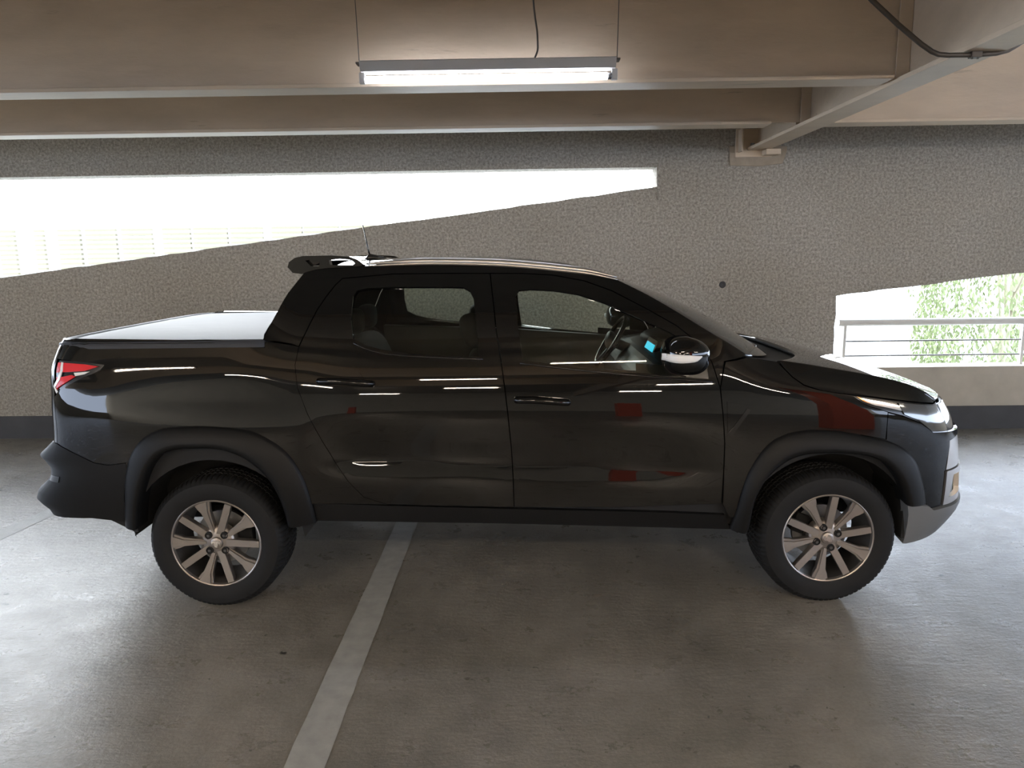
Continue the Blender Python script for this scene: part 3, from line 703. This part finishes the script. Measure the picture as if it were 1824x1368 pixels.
# wheel arch cladding: strips swept between an outer and an inner arc
def flare(outer, inner, n=60, bul=.030):
    O = resample([(*P(*q), 0) for q in outer], n); I = resample([(*P(*q), 0) for q in inner], n); V = []; m_ = 9
    for i in range(n):
        for j in range(m_):
            v = j/(m_-1); s = O[i].x+(I[i].x-O[i].x)*v; z = O[i].y+(I[i].y-O[i].y)*v
            o = .003+bul*(math.sin(min(v*1.15, 1)*PI/2)**.8)-(.012*max(0, (v-.85)/.15)**2)
            V.append(S(s, z, o)[0])
        e = V[-1].copy(); V.append(Vector((e.x, e.y+.03, e.z))); V.append(Vector((e.x, e.y+.10, e.z)))
    L = m_+2; F = [(i*L+j, i*L+j+1, (i+1)*L+j+1, (i+1)*L+j) for i in range(n-1) for j in range(L-1)]
    # outer lip down to the skin
    for i in range(n):
        q = S(O[i].x, O[i].y, -.015)[0]; V.append(q)
    b = n*L
    F += [(b+i, i*L, (i+1)*L, b+i+1) for i in range(n-1)]
    o = link('wheel_arch_cladding', V, F, M['plastic'], car, smooth=True); mirror_obj(o); return o
flare(fo_r_ := [(224, 938), (222, 880)]+fo_r, fi_r)
flare(fo_f+[(1650, 900)], fi_f[:-2]+[(1613, 900)]) if False else flare([(1300, 942)]+fo_f, [(1328, 944)]+fi_f[:-2])
# dark inner skin that closes the seams, with wheel openings
RWX, FWX, WZ, WR = -1.379, 1.358, .303, .308
def arcpoly(cx, r, z0=.30, top=.0):
    return [(cx+r*math.cos(PI*k/24), WZ+max(r*math.sin(PI*k/24), 0)+.0) for k in range(25)]
inner = [(-1.98, .50), (-1.77, .34)]+[p for p in arcpoly(RWX, .385)[::-1]]+[(-.9, .42), (.85, .38)]+arcpoly(FWX, .385)[::-1]+[(1.80, .31), (2.05, .42), (2.05, .75), (1.9, .90), (1.6, .97), (1.3, 1.02), (1.0, 1.06), (.5, 1.10), (.5, 1.02), (-.9, 1.05), (-1.0, 1.15), (-1.98, 1.15)]
patch('inner_body', inner, M['dark'], off=-.032, flange=0, res=.05)
# wheel liners, floor, engine bay, bed box
def liner(cx, r0=.39):
    V = []; F = []; n = 30
    for i in range(n+1):
        a = PI*i/n+0; r = r0
        x = cx+r*math.cos(a); z = WZ+.02+r*math.sin(a)*.97
        for y in (-.80, -.50): V.append((x, y, z))
    for i in range(n): F.append((2*i, 2*i+1, 2*i+3, 2*i+2))
    o = link('wheel_liner', V, F, M['dark'], car, smooth=True); mirror_obj(o)
liner(RWX); liner(FWX)
for cx in (RWX, FWX):
    w_ = MB().prism([(cx-.40, .40), (cx+.40, .40), (cx+.36, .55), (cx+.2, .69), (cx, .72), (cx-.2, .69), (cx-.36, .55)], lambda a, b: (a, -.52, b), lambda a, b: (a, -.50, b)).build('wheel_well_wall', M['dark'], car); mirror_obj(w_)
MB().box(-.98, .95, -.74, .74, .37, .42).box(-2.05, -1.0, -.50, .50, .55, .62).box(-1.0, -.96, -.74, .74, .40, 1.05).build('floor_pan', M['dark'], car)
MB().box(1.0, 1.95, -.50, .50, .30, .86).box(.93, .99, -.76, .76, .40, 1.0).build('engine_bay', M['dark'], car)
MB().tube([(-1.379, -.68, .303), (-1.379, .68, .303)], .045, 12).build('rear_axle', M['dark'], car, smooth=True)
MB().tube([(1.358, -.68, .303), (1.358, .68, .303)], .03, 12).build('front_axle', M['dark'], car, smooth=True)
for s_ in (-1, 1):
    MB().box(-1.9, -.95, s_*.45-.04, s_*.45+.04, .30, .36).build('leaf_spring', M['dark'], car)
for x, z0 in ((RWX-.37, .35), (RWX+.37, .37), (FWX-.37, .33), (FWX+.345, .29)):
    o = MB().box(x-.008, x+.008, -.82, -.30, z0, .50).build('splash_guard', M['dark'], car); mirror_obj(o)
# ---- roof, windshield, hood, cab back, bed cover
roofE = [S(*P(px, py), .001)[0] for px, py in roof_px]
Yr = YC-.22
roofC = []
cpx = [(545, 470), (575, 466), (610, 463), (655, 461), (700, 459), (750, 458), (800, 458), (850, 459), (900, 461), (950, 464), (1000, 470), (1050, 478), (1102, 492)]
for e, (px, py) in zip(roofE, cpx):
    q = onY(px, py, Yr); roofC.append((e.x if px < 1090 else e.x+.02, q.z))
roofC[-1] = (roofE[-1].x+.09, roofC[-1][1]-.012)
roofC[-2] = (roofE[-2].x+.04, roofC[-2][1])
E_ = resample([(*e, *c) for e, c in zip(roofE, roofC)], 50)
roof = span('roof', [e[:3] for e in E_], [e[3:] for e in E_], M['paint'], p=2.2, nv=36, thick=.03)
# raised mouldings along the roof edge
rl = [S(*P(px, py), .0)[0] for px, py in roof_px[3:]]
def lift(L, dy, dz): return [Vector((p.x, p.y+dy, p.z+dz)) for p in L]
for dy, dz, r in ((.034, .012, .016), (.002, .002, .009)):
    o = MB().tube(resample(lift(rl, dy, dz), 40), [r*min(1, .25+.1*k_, .2+.13*(39-k_)) for k_ in range(40)], 12).build('roof_moulding', M['satin'], car, smooth=True); mirror_obj(o)
# windshield
apE = [S(*P(px, py), .001)[0] for px, py in apil]
wsC = []
xt, zt_ = roofC[-1]; cowl = Vector((1.24, 0, 1.07))
n_ = len(apE)
for i, e in enumerate(apE):
    t = i/(n_-1); wsC.append((xt+(cowl.x-xt)*t, zt_-.004+(cowl.z-zt_)*t+.035*math.sin(PI*t)))
E_ = resample([(*e, *c) for e, c in zip(apE, wsC)], 24)
span('windshield', [e[:3] for e in E_], [e[3:] for e in E_], M['wshield'], p=2.6, nv=32)
span('a_pillar', [e[:3] for e in E_], [e[3:] for e in E_], M['gloss'], p=2.6, nv=4, vr=(-1, -.93), thick=.02)
span('a_pillar', [e[:3] for e in E_], [e[3:] for e in E_], M['gloss'], p=2.6, nv=4, vr=(.93, 1), thick=.02)
# hood
hE = [S(s, z, .001)[0] for s, z in crz[1:]]
hx = [h.x for h in hE]
hC = []
sil = pchip([(1.0, 1.118), (1.25, 1.086), (1.43, 1.066), (1.74, .992), (1.95, .925), (2.03, .895), (2.06, .88)])
for i, h in enumerate(hE):
    t = (i/(len(hE)-1)); xc = 1.36+(2.03-1.36)*t; hC.append((xc, sil(xc)))
E_ = resample([(*e, *c) for e, c in zip(hE, hC)], 46)
hood = span('hood', [e[:3] for e in E_], [e[3:] for e in E_], M['paint'], p=3.0, nv=40, thick=.02)
# cowl panel and wipers
cE = [S(*P(1300, 640), -.01)[0], S(*P(1336, 636), -.006)[0], Vector((hE[0].x+.03, hE[0].y+.012, hE[0].z-.010))]
span('cowl_panel', cE, [(1.14, 1.045), (1.24, 1.052), (1.39, 1.045)], M['plastic'], p=2.6, nv=20)
def onYl(px, py, y): q = onY(px, py, YC+y); return Vector((q.x, y, q.z))
for (a, b, c) in (((1330, 630, -.52), (1345, 616, -.40), (1316, 600, .05)), ((1395, 628, -.1), (1370, 618, .1), (1340, 606, .55))):
    p0, p1, p2 = onYl(*a), onYl(*b), onYl(*c)
    w = MB().tube([p0, p1, p2], [.009, .007, .005], 8).build('wiper_arm', M['gloss'], car, smooth=True)
    d = (p2-p0)
    MB().tube([p0+d*.25+Vector((.012, 0, .0)), p2+Vector((.012, 0, 0))], .005, 6).build('wiper_blade', M['rubber'], w)
# cab back wall
cbE = [S(*P(px, py), -.004)[0] for px, py in ((541, 488), (512, 523), (487, 568), (468, 606))]
cbE.append(Vector((cbE[-1].x+.01, cbE[-1].y, .95)))
cbC = [(e.x-.02*(i < 4), e.z+(.045 if i == 0 else 0)) for i, e in enumerate(cbE)]
cbC[0] = (cbE[0].x-.02, roofC[0][1])
E_ = resample([(*e, *c) for e, c in zip(cbE, cbC)], 20)
span('cab_rear_panel', [e[:3] for e in E_], [e[3:] for e in E_], M['paint'], p=2.4, nv=28, flip=True)
span('rear_window', [Vector(e[:3])+Vector((-.012, 0, 0)) for e in E_[3:12]], [(e[3]-.012, e[4]) for e in E_[3:12]], M['gloss'], p=2.4, nv=20, flip=True, vr=(-.82, .82))
# bed cover
zc = 1.216
cvl = [(P(467, 607)[0]-.02, -.80)]
xs_ = [cvl[0][0]-.1*i for i in range(1, 7)]
outl = [(cvl[0][0]+.03, -.815)]+[(x, -.815) for x in (-1.4, -1.6, -1.72)]
for k_ in range(1, 25):
    a_, b_ = gR(LR*k_/24*.995); outl.append((-1.72+a_*(-2.115+1.72), -.815*b_))
outl += [(x, -y) for x, y in outl[::-1] if y < -1e-4]
bm = bmesh.new(); 
vs, fs, bnd = triang(outl, (), .06)
def cz(x, y): return zc+.014*(1-(abs(y)/.80)**4)-.02*sstep(-1.95, -2.09, x)
V = [Vector((x, y, cz(x, y))) for x, y in vs]; F = [tuple(f) for f in fs]
for a, b in bnd:
    n0 = len(V); V += [V[a], V[b], V[b]-Vector((0, 0, .03)), V[a]-Vector((0, 0, .03))]; F.append((n0, n0+1, n0+2, n0+3))
cov = link('bed_cover', V, F, M['vinyl'], car); 
b2 = bmesh.new(); b2.from_mesh(cov.data); bmesh.ops.remove_doubles(b2, verts=b2.verts, dist=1e-5); bmesh.ops.recalc_face_normals(b2, faces=b2.faces)
for f in b2.faces: f.smooth = True
b2.to_mesh(cov.data); b2.free()
cap = [S(s, z, -.004)[0] for s, z in [(P(467, 607)[0], P(467, 607)[1])]+[(x, P(300, 605)[1]) for x in (-1.35, -1.5, -1.65)]+[(XR0-LR*k_/16, P(200, 604)[1]-.002) for k_ in range(0, 17)]]
capl = cap+[Vector((p.x, -p.y, p.z)) for p in cap[::-1][1:]]
MB().tube([p+Vector((.0, 0, -.014)) for p in capl], .013, 8).build('bed_rail_cap', M['plastic'], car, smooth=True)
# sport bar on the roof's rear edge
sb = [(515, 476), (517, 467), (528, 459), (542, 456), (590, 455), (624, 457), (638, 462), (650, 471), (640, 476), (600, 480), (560, 485), (540, 488), (524, 486)]
hl1 = [(546, 464), (554, 463), (556, 466), (566, 467), (572, 466), (571, 474), (556, 474)]
hl2 = [(588, 463), (605, 461), (628, 463), (634, 469), (630, 472), (590, 472)]
ys = -.60
toxz = lambda L: [(onYl(px, py, ys).x, onYl(px, py, ys).z) for px, py in L]
vs, fs, bnd = triang(toxz(sb), [toxz(hl1), toxz(hl2)], .02); n0 = len(vs)
mb = MB(); mb.v = [Vector((a, ys-.022, b)) for a, b in vs]+[Vector((a, ys+.022, b)) for a, b in vs]
mb.f = [tuple(t) for t in fs]+[tuple(i+n0 for i in reversed(t)) for t in fs]+[(b, a, a+n0, b+n0) for a, b in bnd]
fin = mb.build('roof_bar_fin', M['paint'], car, bevel=.004); mirror_obj(fin)
xb = toxz([(515, 476), (560, 485)]); x0b = onYl(522, 470, ys).x; zb0 = onYl(522, 470, ys).z
cross = [(x0b+.0, zb0+.012), (x0b+.10, zb0+.028), (x0b+.15, zb0+.012), (x0b+.10, zb0-.01), (x0b+.02, zb0-.012)]
MB().prism(cross, lambda a, b: (a, -.59, b), lambda a, b: (a, .59, b)).build('roof_crossbar', M['gloss'], car, bevel=.005)
# antenna
ab = onYl(660, 462, 0.0)
MB().tube([(ab.x-.015, 0, ab.z-.01), (ab.x+.0, 0, ab.z+.012), (ab.x+.06, 0, ab.z+.004), (ab.x+.13, 0, ab.z-.015)], [.022, .02, .012, .003], 10).build('antenna_base', M['gloss'], car, smooth=True)
at = onYl(645, 396, 0.0)
MB().tube([(ab.x, 0, ab.z+.005), (ab.x+(at.x-ab.x)*.3, 0, ab.z+(at.z-ab.z)*.3), (at.x, 0, at.z)], [.006, .004, .0022], 8).build('antenna_rod', M['gloss'], car, smooth=True)
# door handles
def handle(px, py):
    # cup recess plate, bar and key end
    L = [(px-46, py-2), (px-38, py-6), (px-8, py-6), (px-2, py-9), (px+2, py-16), (px+28, py-16), (px+33, py-6), (px+42, py-2), (px+46, py+4), (px+30, py+8), (px-40, py+6)]
    cup = patch('handle_cup', PP([(px-16, py-6), (px-8, py-15), (px+24, py-15), (px+32, py-4), (px+26, py+12), (px-10, py+12)]), M['paint'], off=.003, flange=.004, res=.012, both=True)
    a = [S(*P(px-45, py+1), .018)[0], S(*P(px-20, py+1), .034)[0], S(*P(px+10, py+3), .036)[0], S(*P(px+36, py+5), .026)[0], S(*P(px+47, py+6), .012)[0]]
    a = [S(*P(px-46, py+0), .002)[0]]+a+[S(*P(px+49, py+7), -.002)[0]]
    pts = resample(a, 16)
    mb = MB().tube(pts, [.007]+[.0145]*14+[.008], 12)
    for v in mb.v:
        pass
    o = mb.build('door_handle', M['paint'], car, smooth=True); mirror_obj(o)
handle(616, 678); handle(965, 711)
# belt moulding under the windows
for pts in ([(860, 640), (760, 636), (690, 631), (650, 621), (630, 611)], [(1268, 681), (1200, 675), (1100, 666), (1000, 656), (926, 647)]):
    L = resample([S(*P(*q), .003)[0] for q in pts], 24)
    o = MB().tube(L, .0045, 6).build('belt_moulding', M['gloss'], car, smooth=True); mirror_obj(o)
# mirror
def ell(c, rx, ry, rz, nu=28, nv=16, fn=None):
    V = []; F = []
    for i in range(nv+1):
        ph = PI*i/nv
        for j in range(nu):
            th = 2*PI*j/nu; p = Vector((math.sin(ph)*math.cos(th), math.sin(ph)*math.sin(th), math.cos(ph)))
            if fn: p = fn(p)
            V.append(Vector((c[0]+p.x*rx, c[1]+p.y*ry, c[2]+p.z*rz)))
    for i in range(nv):
        for j in range(nu): F.append((i*nu+j, (i+1)*nu+j, (i+1)*nu+(j+1) % nu, i*nu+(j+1) % nu))
    mb = MB(); mb.v = V; mb.f = F; return mb
my = -.985
mc = onYl(1221, 632, my); ms = (YC+my)/FPX
rx, rz_ = 42*ms, 36*ms
def mirfn(p):
    x, y, z = p
    sx = lambda v, k: math.copysign(abs(v)**k, v)
    x2 = sx(x, .75); z2 = sx(z, .75); y2 = sx(y, .8)
    if x < 0: z2 *= 1.0
    z2 *= 1-.10*(x2+1)/2 if z > 0 else 1
    z2 -= .25*max(0, x2)*max(0, z2)
    return Vector((x2, y2*(1-.15*x2), z2))
mir = ell(mc, rx, .10, rz_, 40, 24, mirfn).build('side_mirror', M['paint'], car, smooth=True)
MB().box(mc.x-.03, mc.x+.05, my+.06, -.80, mc.z-.085, mc.z-.05).build('mirror_arm', M['plastic'], mir, bevel=.01)
st = [(1184, 633), (1205, 632), (1228, 633), (1252, 635), (1252, 637), (1240, 645), (1212, 647), (1184, 645)]
V0 = []
mbs = MB()
pt = [onYl(px, py, my-.10) for px, py in st]
q2 = resample([(p.x, p.z, 0) for p in [pt[0], pt[1], pt[2], pt[3]]], 14); q3 = resample([(p.x, p.z, 0) for p in [pt[7], pt[6], pt[5], pt[4]]], 14)
def mys(x, z):
    # near face of the mirror shell
    best = my-.09
    u = min(.98, abs((x-mc.x)/rx)); w = min(.98, abs((z-mc.z)/rz_))
    U = u**(1/.75); Wq = w**(1/.75); yy = max(0, 1-U*U-Wq*Wq)**.5
    return my-.10*(yy**.8)*(1-.15*(x-mc.x)/rx)-.004
for i in range(14):
    for t in (0, .33, .67, 1):
        x = q2[i].x+(q3[i].x-q2[i].x)*t; z = q2[i].y+(q3[i].y-q2[i].y)*t; mbs.v.append(Vector((x, mys(x, z), z)))
for i in range(13):
    for j in range(3): mbs.f.append((i*4+j, i*4+j+1, i*4+j+5, i*4+j+4))
o = mbs.build('mirror_indicator', M['white'], mir, smooth=True)
s_ = o.modifiers.new('thickness', 'SOLIDIFY'); s_.thickness = .006
m2 = mirror_obj(mir); mirror_obj(o, m2)
# black sail at the mirror foot
patch('mirror_sail', shrink(PP([(1218, 606), (1236, 616), (1258, 639), (1265, 676), (1222, 673)]), .001), M['gloss'], off=-.004, flange=.006)
# ---- wheels
def emblem():
    # small ram's head relief
    h = [(-.004, -.013), (.004, -.013), (.0075, -.004), (.006, .004), (.010, .002), (.0135, -.004), (.0165, -.001), (.0155, .007), (.010, .0115), (.003, .010), (0, .008)]
    h = h+[(-a, b) for a, b in h[::-1] if a > 0.0035][:-1]
    return h
def wheel(cx, rot, sgn=-1):
    # tire, outer face towards -y
    R = WR; prof = [(.196, .0), (.205, -.012), (.225, -.020), (.255, -.0235), (.280, -.019), (.293, -.008), (.3005, .004), (.3065, .018), (.308, .035)]
    prof = prof+[(.308, .06), (.300, .062), (.300, .067), (.308, .069), (.309, .095), (.301, .097), (.301, .102), (.309, .104), (.308, .13), (.300, .132), (.300, .137), (.308, .139), (.308, .165), (.3065, .182), (.300, .196), (.28, .210), (.25, .213), (.2, .20)]
    n = 320; V = []; F = []; L = len(prof)
    for k_ in range(n):
        a = 2*PI*k_/n; gr = (k_ % 4 == 0)
        for i, (r, y) in enumerate(prof):
            rr_ = r
            if gr and (r > .2995) and (.0 < y < .2): rr_ = r-.005
            if gr and y < .003 and .290 < r < .3: rr_ = r-.004
            x = rr_*math.cos(a); z = rr_*math.sin(a)
            yy = y-.19+.19
            if z < -WZ+.001:
                d = (-WZ+.001)-z; z = -WZ+.001+d*0
            if z < -.24 and y < .03: yy = y-.006*((-.24-z)/.06)
            V.append(Vector((x, yy, z)))
    for k_ in range(n):
        k2 = (k_+1) % n
        for i in range(L-1): F.append((k_*L+i, k2*L+i, k2*L+i+1, k_*L+i+1))
    mb = MB(); mb.v = V; mb.f = F
    t = mb.build('tire', M['rubber'], car, auto=.5); t.location = (cx, -.838, WZ)
    hub = Matrix.Rotation(-rot, 4, 'Y')
    def put(mb, name, m, parent, **k):
        mb.v = [hub @ v for v in mb.v]; return mb.build(name, m, parent, **k)
    rim = MB().lathe([(.2045, -.006), (.2045, -.012), (.2010, -.0145), (.1965, -.012), (.1935, -.002), (.186, .03), (.181, .08), (.180, .165), (.1985, .17), (.2, .165), (.188, .09), (.192, .03), (.2, .0)], 96, closed=True)
    put(rim, 'rim', M['alloy'], t, auto=.7)
    barrel = MB().lathe([(.1925, .0), (.1845, .03), (.1795, .08), (.1785, .16)], 72)
    put(barrel, 'rim_barrel', M['alloydark'], t, smooth=True)
    # five narrow and five flared spokes; facing -y, light slope to the hub
    def spoke(poly, depth, yo=0., zs=0.012, top=None):
        # poly (r, t) half outline mirrored
        P2 = poly+[(r, -w) for r, w in poly[::-1]]
        f0 = lambda r, w: Vector((r, -.010+yo+zs*(1-r/.2), w))
        inn = lambda r, w, d: Vector((r, -.010+yo+zs*(1-r/.2)+d, w*1.22))
        return P2, f0, inn
    def addspoke(mb, ang, poly, yo, d1, d2, ch=.82):
        A = Matrix.Rotation(-ang, 4, 'Y'); P2, f0, inn = spoke(poly, d1, yo)
        n = len(P2); top = [A @ Vector((r, -.010+yo+.014*(1-r/.2)**1.0, w*ch)) for r, w in P2]
        m1 = [A @ Vector((r, -.006+yo+.014*(1-r/.2), w)) for r, w in P2]; bt = [A @ Vector((r, -.006+yo+d2+.02*(1-r/.2), w*.8)) for r, w in P2]
        mb.add(top+m1+bt, [tuple(range(n))]+[(i, i+n, (i+1) % n+n, (i+1) % n) for i in range(n)]+[(i+n, i+2*n, (i+1) % n+2*n, (i+1) % n+n) for i in range(n)]+[tuple(range(3*n-1, 2*n-1, -1))])
    spn = [(.030, .017), (.10, .0165), (.165, .0165), (.172, .0160), (.1925, .0155)]
    spw = [(.030, .010), (.095, .0150), (.120, .0180), (.150, .0215), (.170, .0310), (.1955, .0385)]
    spw2 = [(.050, .006), (.10, .0095), (.150, .0125), (.168, .019), (.196, .0275)]
    for k_ in range(5):
        a = math.radians(70+72*k_); mb = MB(); addspoke(mb, a, spn, 0, .02, .03, .93); put(mb, 'spoke', M['alloy'], t)
        b = math.radians(106+72*k_); mb = MB(); addspoke(mb, b, spw, .006, .02, .026, .93); addspoke(mb, b, spw2, -.002, .02, .012, .92)
        put(mb, 'spoke', M['alloy'], t)
    hb = MB().lathe([(.001, -.000), (.036, -.000), (.062, .006), (.074, .012), (.078, .022), (.078, .05), (.03, .06)], 48)
    put(hb, 'hub', M['alloy'], t, auto=.8)
    MB_c = MB().lathe([(.001, -.0125), (.022, -.0125), (.0255, -.0105), (.0265, -.006), (.029, .004)], 40); put(MB_c, 'center_cap', M['alloy'], t, auto=.6)
    em = emblem(); e = MB().prism(em, lambda a, b: (a*1.25, -.0155, b*1.25), lambda a, b: (a*1.3, -.0115, b*1.3)); em_o = put(e, 'emblem', M['chrome'], t)
    for k_ in range(4):
        a = math.radians(45+90*k_); cx2, cz2 = .050*math.cos(a), .050*math.sin(a)
        mb = MB().lathe([(.001, -.004), (.0085, -.004), (.0085, -.001), (.0135, -.002), (.0145, -.0055), (.016, -.0055), (.017, .005)], 20)
        mb.v = [v+Vector((cx2, 0, cz2)) for v in mb.v]; put(mb, 'lug_recess', M['dark'], t, auto=.5)
        mb = MB().lathe([(.001, -.009), (.006, -.009), (.0075, -.006), (.0085, -.003)], 6); mb.v = [v+Vector((cx2, 0, cz2)) for v in mb.v]; put(mb, 'lug_nut', M['alloydark'], t)
    dsc = MB().lathe([(.02, .085), (.125, .085), (.125, .105), (.02, .105)], 40); put(dsc, 'brake_disc', M['steel'], t)
    cal = MB().box(.07, .135, .07, .12, -.045, .045); put(cal, 'brake_caliper', M['dark'], t, bevel=.006)
    return t
def mirror_tree(t):
    m_ = mirror_obj(t)
    for ch in t.children: mirror_obj(ch, m_)
wr = wheel(RWX, 0.0); wf = wheel(FWX, math.radians(157))
mirror_tree(wr); mirror_tree(wf)
# ---- interior
def seat(x, y, ang=.28, zb=.47, nm='front_seat', wdt=.25, hr=True):
    A = Matrix.Translation((x, y, zb)) @ Matrix.Rotation(-ang, 4, 'Y')
    b = ell((0, 0, .33), .075, wdt, .34, 24, 16, lambda p: Vector([math.copysign(abs(q)**.6, q) for q in p]))
    b.v = [A @ v for v in b.v]; o = b.build(nm, M['seat'], car, smooth=True)
    c = ell((x+.24, y, zb), .27, wdt, .09, 24, 12, lambda p: Vector([math.copysign(abs(q)**.6, q) for q in p])); c.build('seat_cushion', M['seat'], o, smooth=True)
    if hr:
        h = ell((0, 0, .76), .05, .12, .085, 20, 12, lambda p: Vector([math.copysign(abs(q)**.65, q) for q in p])); h.v = [A @ v for v in h.v]; h.build('headrest', M['seat'], o, smooth=True)
    return o
for y in (-.36, .36): seat(-.03, y)
bs = seat(-.72, 0, .25, .50, 'rear_seat', .60, False)
for y in (-.36, 0, .36):
    h = ell((-.90, y, 1.22), .05, .11, .07, 20, 12, lambda p: Vector([math.copysign(abs(q)**.65, q) for q in p])); h.build('headrest', M['seat'], bs, smooth=True)
# door cards
dc = MB(); 
for ss in (-1, 1): MB().prism([(-.85, .44), (.92, .44), (.92, 1.02), (-.10, 1.10), (-.88, 1.13)], lambda a, b: (a, ss*.745, b), lambda a, b: (a, ss*.80, b)).build('door_card', M['interior'], car, bevel=.004)
# dashboard
dprof = [(.55, .55), (.52, .78), (.55, .95), (.64, 1.04), (.80, 1.07), (1.02, 1.03), (1.0, .55)]
dsh = MB().prism(dprof, lambda a, b: (a, -.76, b), lambda a, b: (a, .76, b)).build('dashboard', M['interior'], car, bevel=.03)
MB().box(-.2, .60, -.11, .11, .45, .70).build('center_console', M['interior'], car, bevel=.02)
# display panel
p0 = onYl(1138, 656, 0); p1 = onYl(1170, 603, 0)
sx = p0.x; 
scr = MB().prism([(p0.x+.0, p0.z-.02), (p0.x+.03, p0.z-.02), (p1.x+.015, p1.z), (p1.x-.02, p1.z)], lambda a, b: (a, -.13, b), lambda a, b: (a, .13, b)).build('display_screen', M['gloss'], car, bevel=.004)
MB().prism([(p0.x-.003, p0.z-.0), (p0.x+.001, p0.z), (p1.x-.02, p1.z-.012), (p1.x-.024, p1.z-.012)], lambda a, b: (a, -.115, b), lambda a, b: (a, .115, b)).build('display_glass', M['screen'], scr)
# instrument hood on the driver's side
ic = onYl(1165, 600, .36)
ell((ic.x+.05, .36, 1.075), .13, .20, .055, 20, 12).build('instrument_hood', M['interior'], car, smooth=True)
# steering wheel on the far side
sc_ = onYl(1087, 606, .36)
top = onYl(1114, 566, .36); bot = onYl(1062, 648, .36)
ax_u = (top-bot); Rw = ax_u.length/2; u_ = ax_u.normalized(); ctr = (top+bot)/2; v_ = Vector((0, 1, 0)); nrm = u_.cross(v_).normalized()
ring = [ctr+u_*(math.cos(2*PI*k_/48)*Rw)+v_*(math.sin(2*PI*k_/48)*Rw*1.0) for k_ in range(49)]
stw = MB().tube(ring, .0135, 10, cap=False).build('steering_wheel', M['gloss'], car, smooth=True)
for a in (0, PI, -PI/2):
    q = ctr+v_*(math.cos(a)*Rw)+u_*(math.sin(a)*Rw); hubp = ctr+nrm*(.03 if nrm.x > 0 else -.03)
    MB().tube([hubp, q], [.022, .014], 8).build('steering_spoke', M['plastic'], stw, smooth=True)
ell(ctr, .035, .065, .06).build('horn_pad', M['interior'], stw, smooth=True)
MB().tube([ctr, Vector((ctr.x+.28, .36, ctr.z-.12))], .03, 10).build('steering_column', M['interior'], car, smooth=True)
# inner mirror and headliner
im = onYl(1100, 520, 0)
# headliner
span('headliner', [Vector((e[0], e[1]*.985, e[2]-.035)) for e in resample([tuple(e) for e in roofE], 20)], [(e[3], e[4]-.05) for e in resample([(*e, *c) for e, c in zip(roofE, roofC)], 20)], M['seat'], p=2.2, nv=16)
